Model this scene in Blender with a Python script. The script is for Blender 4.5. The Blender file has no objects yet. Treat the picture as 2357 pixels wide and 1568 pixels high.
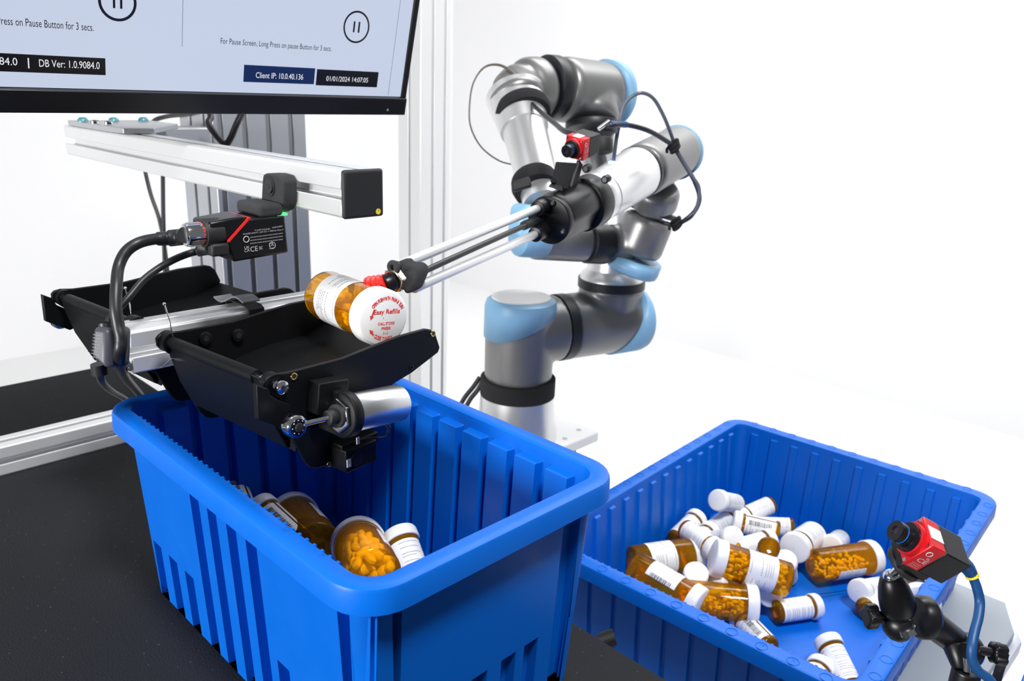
import bpy, bmesh, math, random
from mathutils import Vector, Matrix
random.seed(7)
V = Vector
SC = bpy.context.scene
COL = SC.collection
# ------------------------------------------------------------------ camera
W_, H_, FPX = 2357.0, 1568.0, 1855.35
YAW, PITCH, ROLL = math.radians(44.1224), math.radians(17.2947), math.radians(-2.1421)
CAM = V((0, 0, .5))
fw = V((math.cos(YAW)*math.cos(PITCH), math.sin(YAW)*math.cos(PITCH), -math.sin(PITCH)))
rt0 = V((math.sin(YAW), -math.cos(YAW), 0)); dn0 = fw.cross(rt0)
rt = rt0*math.cos(ROLL) + dn0*math.sin(ROLL)
dn = -rt0*math.sin(ROLL) + dn0*math.cos(ROLL)
cd = bpy.data.cameras.new('camera'); cam = bpy.data.objects.new('camera', cd); COL.objects.link(cam)
cam.matrix_world = Matrix((( rt.x, -dn.x, -fw.x, CAM.x), (rt.y, -dn.y, -fw.y, CAM.y), (rt.z, -dn.z, -fw.z, CAM.z), (0, 0, 0, 1)))
cd.sensor_width = 36; cd.lens = 36*FPX/W_; cd.clip_start = .01; cd.clip_end = 60
cd.dof.use_dof = True; cd.dof.focus_distance = .70; cd.dof.aperture_fstop = 11
SC.camera = cam
# ------------------------------------------------------------------ light and exposure
SC.view_settings.view_transform = 'Standard'; SC.view_settings.look = 'None'
SC.view_settings.exposure = 0.0; SC.view_settings.gamma = 1; SC.view_settings.use_curve_mapping = False
wd = bpy.data.worlds.new('studio'); SC.world = wd; wd.use_nodes = True
wd.node_tree.nodes['Background'].inputs[0].default_value = (.93, .96, 1, 1)
wd.node_tree.nodes['Background'].inputs[1].default_value = .14

def area(name, loc, target, size, power, color=(1, 1, 1), sy=None):
    l = bpy.data.lights.new(name, 'AREA'); l.energy = power; l.color = color
    l.shape = 'RECTANGLE'; l.size = size; l.size_y = sy or size
    o = bpy.data.objects.new(name, l); COL.objects.link(o); o.location = loc
    o.rotation_euler = (V(target)-V(loc)).to_track_quat('-Z', 'Y').to_euler()
    return o
area('left_softbox', (-2.3, .75, .5), (.3, .6, .15), 1.2, 102, (1, .99, .98), .5)
area('overhead_softbox', (.1, -.5, 2.3), (.7, .5, 0), .4, 66, (1, .99, .98))
area('added_backdrop_light', (2.8, .8, 2.6), (4.1, 1.6, -.6), 1.7, 66)  # added area light, only there to burn the walls out to white
area('added_floor_light', (2.3, 1.6, 2.7), (3.3, 1.5, -.95), 1.2, 36)  # added light aimed down at the floor to whiten it, no real fixture
# ------------------------------------------------------------------ helpers: placing
def P(x, y, d):
    return CAM + (rt*((x-W_/2)/FPX) + dn*((y-H_/2)/FPX) + fw)*d
def ray(x, y): return rt*((x-W_/2)/FPX) + dn*((y-H_/2)/FPX) + fw
def U(x, y, ax, val):
    r = ray(x, y); return CAM + r*((val-CAM[ax])/r[ax])
def PL(x, y, p, n):
    r = ray(x, y); return CAM + r*((V(p)-CAM).dot(n)/r.dot(n))
def camdir(x, y, z): return (rt*x + dn*y + fw*z).normalized()
# ------------------------------------------------------------------ helpers: materials
MATS = {}
def mat(name, col, rough=.5, metal=0, **k):
    if name in MATS: return MATS[name]
    m = bpy.data.materials.new(name); m.use_nodes = True; nt = m.node_tree
    b = nt.nodes['Principled BSDF']
    b.inputs['Base Color'].default_value = (*col, 1); b.inputs['Roughness'].default_value = rough
    b.inputs['Metallic'].default_value = metal
    if 'trans' in k: b.inputs['Transmission Weight'].default_value = k['trans']
    if 'ior' in k: b.inputs['IOR'].default_value = k['ior']
    if 'spec' in k: b.inputs['Specular IOR Level'].default_value = k['spec']
    if 'coat' in k: b.inputs['Coat Weight'].default_value = k['coat']; b.inputs['Coat Roughness'].default_value = .15
    if 'sss' in k:
        b.inputs['Subsurface Weight'].default_value = k['sss']; b.inputs['Subsurface Radius'].default_value = (.01, .008, .006)
    if 'emit' in k:
        b.inputs['Emission Color'].default_value = (*k.get('ecol', col), 1); b.inputs['Emission Strength'].default_value = k['emit']
    tc = nt.nodes.new('ShaderNodeTexCoord')
    if 'bump' in k:
        sc, st, dist = k['bump']
        n = nt.nodes.new('ShaderNodeTexNoise'); n.inputs['Scale'].default_value = sc; n.inputs['Detail'].default_value = 4
        bp = nt.nodes.new('ShaderNodeBump'); bp.inputs['Strength'].default_value = st; bp.inputs['Distance'].default_value = dist
        nt.links.new(tc.outputs['Object'], n.inputs['Vector']); nt.links.new(n.outputs['Fac'], bp.inputs['Height'])
        nt.links.new(bp.outputs['Normal'], b.inputs['Normal'])
    if 'vary' in k:
        sc, lo, hi = k['vary']
        n = nt.nodes.new('ShaderNodeTexNoise'); n.inputs['Scale'].default_value = sc; n.inputs['Detail'].default_value = 5
        r = nt.nodes.new('ShaderNodeMapRange'); r.inputs['To Min'].default_value = lo; r.inputs['To Max'].default_value = hi
        r.inputs['From Min'].default_value = .3; r.inputs['From Max'].default_value = .7
        nt.links.new(tc.outputs['Object'], n.inputs['Vector']); nt.links.new(n.outputs['Fac'], r.inputs['Value'])
        nt.links.new(r.outputs[0], b.inputs['Roughness'])
    if 'specks' in k:
        sc, thr, c2 = k['specks']
        n = nt.nodes.new('ShaderNodeTexVoronoi'); n.inputs['Scale'].default_value = sc
        r = nt.nodes.new('ShaderNodeMath'); r.operation = 'LESS_THAN'; r.inputs[1].default_value = thr
        mx = nt.nodes.new('ShaderNodeMix'); mx.data_type = 'RGBA'
        mx.inputs['A'].default_value = (*col, 1); mx.inputs['B'].default_value = (*c2, 1)
        nt.links.new(tc.outputs['Object'], n.inputs['Vector']); nt.links.new(n.outputs['Distance'], r.inputs[0])
        nt.links.new(r.outputs[0], mx.inputs['Factor']); nt.links.new(mx.outputs['Result'], b.inputs['Base Color'])
    MATS[name] = m; return m
WHITE = mat('white_backdrop', (.9, .9, .91), .8)
FLOORM = mat('white_floor', (.9, .9, .9), .55)
BLUE = mat('blue_polypropylene', (.0, .125, .60), .4, spec=.28, vary=(30, .34, .46), bump=(400, .06, .0004))
MATB = mat('black_rubber_mat', (.013, .014, .017), .85, spec=.22, bump=(520, .8, .0012), specks=(130, .05, (.2, .21, .23)))
ALU = mat('anodised_aluminium', (.86, .87, .88), .38, .55, bump=(60, .03, .0004))
ALUD = mat('grey_aluminium', (.55, .57, .6), .42, .6)
BLACK = mat('black_powder_coat', (.004, .0045, .0055), .45, spec=.2, bump=(1500, .25, .0003))
BLACKS = mat('black_satin_metal', (.006, .006, .008), .33, 0, spec=.35)
BLACKM = mat('black_matte', (.012, .012, .013), .6)
FOAM = mat('black_printed_foam', (.028, .029, .033), .85, bump=(1300, .9, .0012))
CABLE = mat('black_cable', (.012, .013, .016), .42)
CHROME = mat('chrome', (.85, .85, .87), .1, 1)
ZINC = mat('zinc_plated_steel', (.72, .74, .76), .3, 1, bump=(120, .1, .0005))
BRASS = mat('brass', (.8, .58, .2), .25, 1)
NICKEL = mat('nickel_brass', (.75, .66, .5), .2, 1)
ROBG = mat('robot_grey_metal', (.235, .235, .235), .36, .55)
ROBT = mat('robot_silver_tube', (.8, .8, .81), .3, .75)
ROBB = mat('robot_light_blue_plastic', (.22, .44, .66), .42)
ROBK = mat('robot_black_ring', (.012, .014, .018), .45)
VELC = mat('black_velcro', (.012, .012, .014), .95, bump=(2000, .8, .0008))
VELG = mat('grey_velcro', (.22, .23, .25), .95, bump=(2500, 1, .0012))
CAPW = mat('white_cap_plastic', (.88, .88, .88), .35, sss=.1)
LABW = mat('white_paper_label', (.86, .86, .87), .5)
INK = mat('black_ink', (.03, .03, .035), .6)
INKG = mat('grey_ink', (.33, .35, .38), .6)
INKR = mat('red_ink', (.8, .05, .04), .5)
PILL = mat('yellow_tablets', (1, .84, .26), .5)
def amber():
    m = bpy.data.materials.new('amber_plastic'); m.use_nodes = True; nt = m.node_tree; nt.nodes.clear(); N = nt.nodes.new; L = nt.links.new
    out = N('ShaderNodeOutputMaterial'); tr_ = N('ShaderNodeBsdfTransparent'); tr_.inputs[0].default_value = (1, .70, .08, 1)
    df = N('ShaderNodeBsdfDiffuse'); df.inputs[0].default_value = (1, .42, .006, 1); tl = N('ShaderNodeBsdfTranslucent'); tl.inputs[0].default_value = (1, .5, .015, 1)
    gl = N('ShaderNodeBsdfGlossy'); gl.inputs['Roughness'].default_value = .08; fr = N('ShaderNodeFresnel'); fr.inputs[0].default_value = 1.33
    m1 = N('ShaderNodeMixShader'); m1.inputs[0].default_value = .5; m2 = N('ShaderNodeMixShader'); m2.inputs[0].default_value = .25; m3 = N('ShaderNodeMixShader')
    L(df.outputs[0], m1.inputs[1]); L(tl.outputs[0], m1.inputs[2]); L(tr_.outputs[0], m2.inputs[1]); L(m1.outputs[0], m2.inputs[2])
    L(fr.outputs[0], m3.inputs[0]); L(m2.outputs[0], m3.inputs[1]); L(gl.outputs[0], m3.inputs[2]); L(m3.outputs[0], out.inputs[0]); return m
AMBER = amber()
REDR = mat('red_silicone', (.8, .025, .02), .4)
REDM = mat('red_anodised', (.62, .012, .02), .32, .35)
BLUEC = mat('blue_cable', (.004, .055, .18), .45)
YEL = mat('yellow_ring', (.85, .65, .03), .5)
SCREEN = mat('screen_glow', (.02, .02, .02), .25, emit=.82, ecol=(.66, .74, .93))
SNAVY = mat('screen_navy', (.002, .008, .04), .25, emit=1, ecol=(.002, .010, .05))
SBLK = mat('screen_black', (.002, .002, .004), .25)
SWHT = mat('screen_white_text', (.1, .1, .1), .3, emit=.85, ecol=(.85, .88, .95))
GREYT = mat('grey_table_laminate', (.33, .37, .39), .5)
WMET = mat('white_painted_metal', (.85, .86, .86), .4)
PRINT = mat('white_print', (.55, .55, .57), .6)
GLOWG = mat('green_led', (.05, .5, .1), .3, emit=2.2, ecol=(.04, .9, .12))
GLOWB = mat('blue_led', (.1, .3, .9), .3, emit=5, ecol=(.2, .45, 1))
CLEARH = mat('clear_tube', (.6, .6, .62), .15, trans=.6, ior=1.3)
# ------------------------------------------------------------------ helpers: meshes
def frame(z, up=None):
    z = V(z).normalized(); u = V(up) if up is not None else (V((0, 0, 1)) if abs(z.z) < .9 else V((1, 0, 0)))
    x = u.cross(z).normalized(); y = z.cross(x).normalized(); return x, y, z
def spline(pts, n=8):
    pts = [V(p) for p in pts]
    if len(pts) < 3: return pts
    q = [pts[0]*2-pts[1]] + pts + [pts[-1]*2-pts[-2]]; out = []
    for i in range(1, len(q)-2):
        a, b, c, d = q[i-1:i+3]
        for k in range(n):
            t = k/n; out.append(.5*((2*b)+(c-a)*t+(2*a-5*b+4*c-d)*t*t+(3*b-a-3*c+d)*t**3))
    out.append(pts[-1]); return out
class MB:
    def __init__(s): s.v = []; s.f = []
    def add(s, vs, fs, smooth=False):
        o = len(s.v); s.v += [V(v) for v in vs]; s.f += [(tuple(i+o for i in f), smooth) for f in fs]; return s
    def box(s, c, size, ax=None):
        x, y, z = ax or (V((1, 0, 0)), V((0, 1, 0)), V((0, 0, 1))); a, b, d = size[0]/2, size[1]/2, size[2]/2; c = V(c)
        vs = [c+x*(i*a)+y*(j*b)+z*(k*d) for k in (-1, 1) for j in (-1, 1) for i in (-1, 1)]
        return s.add(vs, [(0, 2, 3, 1), (4, 5, 7, 6), (0, 1, 5, 4), (2, 6, 7, 3), (0, 4, 6, 2), (1, 3, 7, 5)])
    def bb(s, lo, hi): return s.box([(a+b)/2 for a, b in zip(lo, hi)], [b-a for a, b in zip(lo, hi)])
    def rings(s, rings, closed=False, caps=True, smooth=True):
        n = len(rings[0]); vs = [p for r in rings for p in r]; fs = []; m = len(rings)
        for i in range(m if closed else m-1):
            for j in range(n):
                a = i*n+j; b = i*n+(j+1) % n; c = ((i+1) % m)*n+(j+1) % n; d = ((i+1) % m)*n+j
                fs.append((a, b, c, d))
        s.add(vs, fs, smooth)
        if caps and not closed:
            s.add(rings[0], [tuple(reversed(range(n)))]); s.add(rings[-1], [tuple(range(n))])
        return s
    def lathe(s, p0, d, prof, n=32, up=None, caps=True, smooth=True, a0=0):
        x, y, z = frame(d, up); p0 = V(p0); R = []
        for t, r in prof:
            R.append([p0+z*t+(x*math.cos(a0+2*math.pi*k/n)+y*math.sin(a0+2*math.pi*k/n))*max(r, 1e-6) for k in range(n)])
        return s.rings(R, caps=caps, smooth=smooth)
    def cyl(s, a, b, r, r1=None, n=24, bev=0, a0=0):
        a, b = V(a), V(b); L = (b-a).length; r1 = r if r1 is None else r1
        pr = [(0, r), (L, r1)] if not bev else [(0, r-bev), (bev*.3, r-bev*.3), (bev, r), (L-bev, r1), (L-bev*.3, r1-bev*.3), (L, r1-bev)]
        return s.lathe(a, b-a, pr, n, a0=a0, smooth=n > 8)
    def tube(s, pts, r, n=10, sm=8, flat=None):
        p = spline(pts, sm) if sm else [V(q) for q in pts]; R = []; nrm = None
        for i, q in enumerate(p):
            t = (p[min(i+1, len(p)-1)]-p[max(i-1, 0)]).normalized()
            if nrm is None: nrm = frame(t)[0]
            nrm = (nrm-t*nrm.dot(t)).normalized(); bn = t.cross(nrm); rr = r(i/(len(p)-1)) if callable(r) else r
            R.append([q+(nrm*math.cos(2*math.pi*k/n)+bn*math.sin(2*math.pi*k/n)*(flat or 1))*rr for k in range(n)])
        return s.rings(R)
    def prism(s, poly, depth):
        a = [V(p) for p in poly]; b = [p+V(depth) for p in a]; n = len(a)
        s.add(a+b, [tuple(reversed(range(n))), tuple(range(n, 2*n))] + [(i, (i+1) % n, (i+1) % n+n, i+n) for i in range(n)]); return s
    def ell(s, c, ax, n=12, m=8):
        R = []
        for i in range(m+1):
            t = math.pi*i/m
            R.append([V(c)+ax[2]*math.cos(t)+(ax[0]*math.cos(2*math.pi*k/n)+ax[1]*math.sin(2*math.pi*k/n))*max(math.sin(t), 1e-4) for k in range(n)])
        return s.rings(R, caps=False)
    def torus(s, c, axis, R, r, n=32, m=10, a0=0, a1=2*math.pi):
        x, y, z = frame(axis); rg = []; full = a1-a0 > 6.28
        for i in range(n if full else n+1):
            a = a0+(a1-a0)*i/n; d = x*math.cos(a)+y*math.sin(a)
            rg.append([V(c)+d*(R+r*math.cos(2*math.pi*k/m))+z*(r*math.sin(2*math.pi*k/m)) for k in range(m)])
        return s.rings(rg, closed=full)
    def build(s, name, m, parent=None, bevel=0, mods=None, seg=2):
        me = bpy.data.meshes.new(name); base = ORG.get(parent, V((0, 0, 0))) if parent else V((0, 0, 0))
        loc = V((0, 0, 0))
        if parent is None:
            loc = sum(s.v, V((0, 0, 0)))/len(s.v); loc.z = min(v.z for v in s.v); base = loc
        me.from_pydata([tuple(v-base) for v in s.v], [], [f for f, _ in s.f])
        me.polygons.foreach_set('use_smooth', [q for _, q in s.f])
        bm = bmesh.new(); bm.from_mesh(me); bmesh.ops.remove_doubles(bm, verts=bm.verts, dist=1e-6)
        bmesh.ops.recalc_face_normals(bm, faces=bm.faces); bm.to_mesh(me); bm.free()
        me.set_sharp_from_angle(angle=math.radians(38))
        me.materials.append(m)
        o = bpy.data.objects.new(name, me); COL.objects.link(o)
        if parent: o.parent = parent; ORG[o] = base
        else: o.location = loc; ORG[o] = loc
        if mods: mods(o)
        if bevel:
            b = o.modifiers.new('bevel', 'BEVEL'); b.width = bevel; b.segments = seg; b.limit_method = 'ANGLE'; b.angle_limit = math.radians(35)
            b.harden_normals = False
        return o
ORG = {}
def tag(o, label, cat=None, group=None, kind=None):
    if label: o['label'] = label
    if cat: o['category'] = cat
    if group: o['group'] = group
    if kind: o['kind'] = kind
    return o
def thing(name, loc, label, cat, group=None):
    o = bpy.data.objects.new(name, None); COL.objects.link(o); o.location = loc; o.empty_display_size = .02
    ORG[o] = V(loc); return tag(o, label, cat, group)
def struct(name, mb, m): o = mb.build(name, m); o['kind'] = 'structure'; return o
_tc = {}
def glyphs(txt, bold=0):
    k = (txt, bold)
    if k not in _tc:
        c = bpy.data.curves.new('t', 'FONT'); c.body = txt; c.size = 1; c.resolution_u = 3; c.offset = bold
        o = bpy.data.objects.new('t', c); me = bpy.data.meshes.new_from_object(o)
        vs = [v.co.copy() for v in me.vertices]; fs = [tuple(p.vertices) for p in me.polygons]
        bpy.data.objects.remove(o); bpy.data.curves.remove(c); bpy.data.meshes.remove(me); _tc[k] = (vs, fs)
    return _tc[k]
def put_text(mb, txt, org, xd, yd, h, width=None, align='L', bold=0, mapf=None):
    vs, fs = glyphs(txt, bold)
    if not vs: return
    x0 = min(v.x for v in vs); x1 = max(v.x for v in vs); sx = h/.7 if width is None else width/(x1-x0); sy = h/.7
    off = {'L': 0, 'C': -(x1-x0)*sx/2, 'R': -(x1-x0)*sx}[align]
    if mapf: mb.add([mapf((v.x-x0)*sx+off, v.y*sy) for v in vs], fs)
    else: mb.add([V(org)+xd*((v.x-x0)*sx+off)+yd*(v.y*sy) for v in vs], fs)

# ------------------------------------------------------------------ the setting
struct('floor', MB().bb((-2.5, -2.5, -1.0), (4.6, 5.0, -.95)), FLOORM)
struct('wall_back', MB().bb((-2.5, 4.68, -.95), (4.6, 4.78, 3.3)), WHITE)
struct('wall_right', MB().bb((4.1, -2.5, -.95), (4.2, 4.68, 3.3)), WHITE)

# ------------------------------------------------------------------ work table and mats
t = thing('work_table', (0, .6, -.95), 'black surfaced work table under the nearer deep blue tote', 'table')
MB().bb((-.5, -.35, -.045), (.535, 1.157, -.004)).build('table_top', ALUD, t)
MB().bb((-.48, -.33, -.95), (.525, 1.14, -.045)).build('light_blocking_base', mat('dark_light_blocker', (.02, .021, .024), .6), t)  # closed dark box added to keep bright floor bounce off the wide tote
k = MB(); a = U(1345, 1500, 0, .535); a = P(1350, 1500, .78)
c0, c1 = P(1378, 1478, .80), P(1415, 1466, .80)
k.cyl(c0, c1, .0075, n=28)
for i in range(28):
    x, y, z = frame(c1-c0); an = 2*math.pi*i/28; d = x*math.cos(an)+y*math.sin(an)
    k.box((c0+c1)/2+d*.0076, (.001, .0009, (c1-c0).length), (d, z.cross(d), z))
k.build('adjusting_knob', BLACKM, t)
tag(MB().bb((-.5, -.35, -.004), (.535, 1.117, 0)).build('rubber_mat', MATB, bevel=.001), 'grained black mat lying under the nearer deep blue tote', 'mat')
tag(MB().bb((-.6, 1.158, -.03), (.49, 1.472, 0)).build('rubber_mat', MATB, bevel=.001), 'smooth black mat strip behind the low aluminium rail on the left', 'mat')

# ------------------------------------------------------------------ aluminium profiles
def prof_poly(w, h, sw, sh, o=4.4e-3, dep=.013):
    # closed outline in (u,v) of an extrusion w x h; slots at sw along the two w sides, at sh along the two h sides
    def side(L, slots):
        pts = []
        for s in sorted(slots): pts += [(s-o, 0), (s-o, .003), (s-o*2.2, .003), (s-o*2.2, .006), (s-o, dep), (s+o, dep), (s+o*2.2, .006), (s+o*2.2, .003), (s+o, .003), (s+o, 0)]
        return pts
    r = .0018; out = []
    for (ox, oy, dx, dy, L, sl) in ((0, 0, 1, 0, w, sw), (w, 0, 0, 1, h, sh), (w, h, -1, 0, w, [w-q for q in sw]), (0, h, 0, -1, h, [h-q for q in sh])):
        nx, ny = -dy, dx
        for a, b in [(r, 0)]+side(L, sl)+[(L-r, 0)]:
            out.append((ox+dx*a+nx*b, oy+dy*a+ny*b))
    return out
def extrusion(name, org, u, v, depth, w, h, sw, sh, label=None, m=ALU, parent=None):
    u, v = V(u), V(v)
    mb = MB().prism([V(org)+u*a+v*b for a, b in prof_poly(w, h, sw, sh)], depth)
    o = mb.build(name, m, parent, bevel=.0006, seg=1)
    if label: tag(o, label, 'aluminium rail')
    return o
X, Y, Z = V((1, 0, 0)), V((0, 1, 0)), V((0, 0, 1))
extrusion('aluminium_rail', (-.55, 1.117, 0), Y, Z, X*1.04, .04, .04, [.02], [.02], 'low aluminium rail lying along the edge of the black mat at left')
# lower beam carrying the trays
extrusion('aluminium_rail', (.25, .71, .245), Y, Z, X*.27, .04, .04, [.02], [.02], 'aluminium rail running between the two black drop trays')
# column behind
co = U(490, 300, 1, 1.2); ce = U(706, 300, 1, 1.2)
tcol = thing('aluminium_column', (co.x, 1.2, 0), 'wide slotted aluminium column standing behind the two trays', 'column')
extrusion('profile', (co.x, 1.2, -.03), X, Y, Z*1.35, .16, .115, [.012, .052, .092, .132], [.03, .075], parent=tcol, m=ALUD)
c1 = U(968, 500, 1, 1.75); c2 = U(1034, 500, 1, 1.75)
tcl2 = thing('aluminium_column', (c1.x, 1.75, -.95), 'tall white aluminium column between the screen and the robot arm', 'column')
extrusion('profile', (c1.x, 1.75, -.95), X, Y, Z*2.6, c2.x-c1.x, .10, [.042, .085], [.05], parent=tcl2)
# upper beam with end cap
tb = thing('overhead_beam', (.389, .585, .389), 'aluminium beam with a square black end cap below the screen', 'beam')
extrusion('profile', (.389, .585, .3895), X, Z, Y*.685, .0405, .0405, [.02], [.02], parent=tb)
e = MB(); e.bb((.3885, .580, .389), (.430, .5855, .4305)); ec = e.build('end_cap', BLACKM, tb, bevel=.003, seg=3)
q = U(871, 487, 1, .5797)
MB().cyl(q, q+Y*.0006, .0026, n=20).build('yellow_mark', YEL, ec)
ym = MB(); put_text(ym, '<', q-Y*.0003, X, Z, .0022, align='C'); ym.build('mark_sign', INK, ec)
em = MB(); put_text(em, '4 0 x 4 0', V((.3965, .5799, .409)), Z, -X, .0014, .014); em.build('moulded_text', mat('dark_grey_relief', (.03, .03, .033), .4), ec)
# mounting plate
tp = thing('mounting_plate', (.42, 1.19, .431), 'flat aluminium plate bolted on top of the overhead beam', 'plate')
MB().prism([V((.389, 1.10, .4305)), V((.392, 1.06, .4305)), V((.43, 1.06, .4305)), V((.50, 1.15, .4305)), V((.50, 1.25, .4305)), V((.389, 1.25, .4305))], Z*.007).build('plate', ALUD, tp, bevel=.001)
MB().bb((.49, 1.2, .400), (.573, 1.25, .4295)).build('corner_bracket', ALUD, tp, bevel=.003)
TEAL = mat('teal_screw', (.1, .3, .36), .4, .4)
for px, py in ((191, 280), (262, 280), (330, 279)):
    q = U(px, py, 2, .4385); mb = MB(); mb.lathe(q, Z, [(0, .0068), (.002, .0066), (.0045, .005), (.0055, .003)], 20); tag(mb.build('bolt', TEAL, tp), 'teal button head bolt')
for px, py in ((219, 284), (250, 286)):
    q = U(px, py, 2, .4385); mb = MB(); mb.lathe(q, Z, [(0, .0062), (.0025, .006), (.004, .0045), (.0045, .0025)], 20); mb.build('bolt', CHROME, tp)

# ------------------------------------------------------------------ monitor
ang = math.radians(13.5); mu = V((0, -math.sin(ang), math.cos(ang))); mn = V((0, -math.cos(ang), -math.sin(ang)))
mc = U(925, 262, 1, .86)
tm = thing('monitor', mc, 'black framed computer screen leaning over the workcell at upper left', 'monitor')
def mpt(dx, du, dn_=0): return mc - X*dx + mu*du + mn*dn_
MW, MH, TH = .56, .34, .022
mb = MB(); mb.box(mpt(MW/2, MH/2, -.014), (MW-.004, MH, .02), (X, mu, mn)); mb.build('housing', BLACKM, tm, bevel=.003)
mb = MB(); mb.box(mpt(MW/2, .0105, .001), (MW, .021, .011), (X, mu, mn)); ch = mb.build('bottom_bezel', BLACKS, tm, bevel=.001)
mb = MB()
mb.box(mpt(.0035, MH/2, 0), (.007, MH, .008), (X, mu, mn)); mb.box(mpt(MW-.0035, MH/2, 0), (.007, MH, .008), (X, mu, mn)); mb.box(mpt(MW/2, MH-.003, 0), (MW, .006, .008), (X, mu, mn))
mb.build('side_bezel', BLACKS, tm, bevel=.0008)
mb = MB(); mb.box(mpt(MW/2, MH/2+.01, -.001), (MW-.012, MH-.024, .004), (X, mu, mn)); scr = mb.build('screen', SCREEN, tm)
pp = mpt(0, 0, .0013)
def S(x, y): return PL(x, y, pp, mn)
def Suv(p): d = p-mc; return -d.x, d.dot(mu)
def srect(x0, y0, x1, y1, name, m):
    a, b = S(x0, y0), S(x1, y1); ua, va = Suv(a); ub, vb = Suv(b)
    c = mpt((ua+ub)/2, (va+vb)/2, .0014); return MB().box(c, (abs(ua-ub), abs(va-vb), .0004), (X, mu, mn)).build(name, m, scr)
def stext(mb, txt, x0, y0, x1, y1, h, bold=0):
    a, b = S(x0, y0), S(x1, y1); put_text(mb, txt, a+mn*.0006, X, mu, h, (b-a).dot(X), bold=bold)
DK = mat('screen_dark_ink', (.002, .004, .012), .3)
srect(562, 149, 722, 194, 'address_box', SNAVY); srect(730, 159, 867, 201, 'clock_box', SBLK); srect(-200, 112, 243, 173, 'version_box', SBLK)
tx = MB()
stext(tx, 'Client IP: 10.0.40.136', 588, 179, 697, 181, .0062); tx.build('address_text', SWHT, scr); tx = MB(); stext(tx, '01/01/2024 14:07:05', 750, 186, 846, 189, .0057)
tx.build('clock_text', SWHT, scr); tx = MB()
stext(tx, 'DB Ver: 1.0.9084.0', 90, 153, 229, 158, .0066); stext(tx, '|', 64, 151, 67, 151, .007); stext(tx, '1.0.9084.0', -60, 146, 40, 151, .0066)
tx.build('version_text', SWHT, scr)
tx = MB()
stext(tx, 'For Pause Screen, Long Press on pause Button for 3 secs.', 507, 100, 762, 117, .0058)
tx.build('hint_text', DK, scr); tx = MB()
stext(tx, 'For Pause Screen, Long Press on Pause Button for 3 secs.', -190, 42, 215, 72, .0066)
tx.build('hint_text', DK, scr)
for (cx_, cy_, rp, w_) in ((820, 62, 28, .0021), (270, 4, 45, .0026)):
    tx = MB(); c = S(cx_, cy_)+mn*.0007; e1 = S(cx_+rp, cy_); R_ = (e1-c).dot(X)
    if cx_ == 270: R_ *= .9
    g = 48; ri, ro = R_-w_/2, R_+w_/2
    vs = [c+X*(rr*math.cos(2*math.pi*i/g))+mu*(rr*math.sin(2*math.pi*i/g)) for rr in (ri, ro) for i in range(g)]
    tx.add(vs, [(i, (i+1) % g, (i+1) % g+g, i+g) for i in range(g)])
    for sx in (-1, 1): tx.box(c+X*(sx*R_*.2), (R_*.13, R_*.72, .0002), (X, mu, mn))
    tx.build('pause_button', DK, scr)
a, b = S(419, 107), S(419, -60)
MB().box((a+mpt(Suv(a)[0], Suv(a)[1]+.05))/2, (.0004, .05+.0, .0003), (X, mu, mn))
ln = MB()
ua, va = Suv(S(419, 107)); ln.box(mpt(ua, va+.04, .0015), (.0004, .08, .0003), (X, mu, mn)); LNM = mat('screen_grey_line', (.15, .17, .22), .4); ln.build('dividing_line', LNM, scr); ln = MB()
ua, va = Suv(S(893, 219)); ln.box(mpt(ua, va+.155, .0015), (.0004, .31, .0003), (X, mu, mn))
ln.build('edge_line', LNM, scr)
q = PL(892, 253, mpt(0, 0, .0066), mn)
MB().torus(q+mn*.0004, mn, .0012, .0002, 16, 6).build('power_symbol', PRINT, ch)
# cables hanging behind the screen
cb = MB(); cb.tube([P(475, 240, 1.15), P(485, 268, 1.14), P(480, 285, 1.13), P(498, 312, 1.12), P(518, 331, 1.12), P(530, 320, 1.12), P(545, 285, 1.12), P(562, 250, 1.13)], .0045)
tag(cb.build('screen_cable', CABLE), 'thick dark cable looping down just under the screen', 'cable')
cb = MB(); cb.tube([P(470, 250, 1.2), P(430, 262, 1.25), P(385, 268, 1.3), P(355, 278, 1.33), P(342, 300, 1.4), P(330, 360, 1.45), P(345, 440, 1.45), P(368, 510, 1.45), P(383, 600, 1.45), P(388, 680, 1.45)], .0036)
tag(cb.build('hanging_cable', CABLE), 'slightly bent black cable hanging below the beam, left of the two', 'cable')
cb = MB(); cb.tube([P(375, 330, 1.42), P(375, 410, 1.42), P(376, 500, 1.42), P(379, 600, 1.42), P(383, 690, 1.42)], .0036)
tag(cb.build('hanging_cable', CABLE), 'straight black cable hanging below the beam, right of the two', 'cable')

# ------------------------------------------------------------------ scanner bracket and barcode scanner
tk = thing('scanner_bracket', (.36, .66, .39), 'rough black hooked bracket clamped on the overhead beam', 'bracket')
def B(x, y): return U(604+(x-604)*.62, y, 0, .3745)
out = [(606, 402), (616, 399), (640, 400), (668, 405), (681, 418), (682, 440), (681, 466), (672, 484), (655, 489), (600, 486), (592, 470), (600, 455), (601, 440), (603, 415)]
mb = MB(); mb.prism([B(*p) for p in out], X*.0142); mb.build('clamp_block', FOAM, tk, bevel=.0015)
c = B(632, 428); mb = MB(); mb.cyl(c-X*.001, c+X*.0005, .0095, n=28); mb.build('bolt_recess', mat('dark_recess', (.012, .012, .013), .8), tk)
mb = MB(); mb.cyl(c-X*.003-Y*.002, c+X*.001-Y*.002, .0062, n=28); ww = mb.build('washer', FOAM, tk)
mb = MB(); mb.cyl(c-X*.0034-Y*.002, c-X*.0028-Y*.002, .0024, n=16); mb.build('bolt_hole', BLACKM, ww)
zt = B(600, 452).z; zb = B(600, 487).z; y0 = B(672, 480).y; y1 = B(600, 480).y
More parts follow.
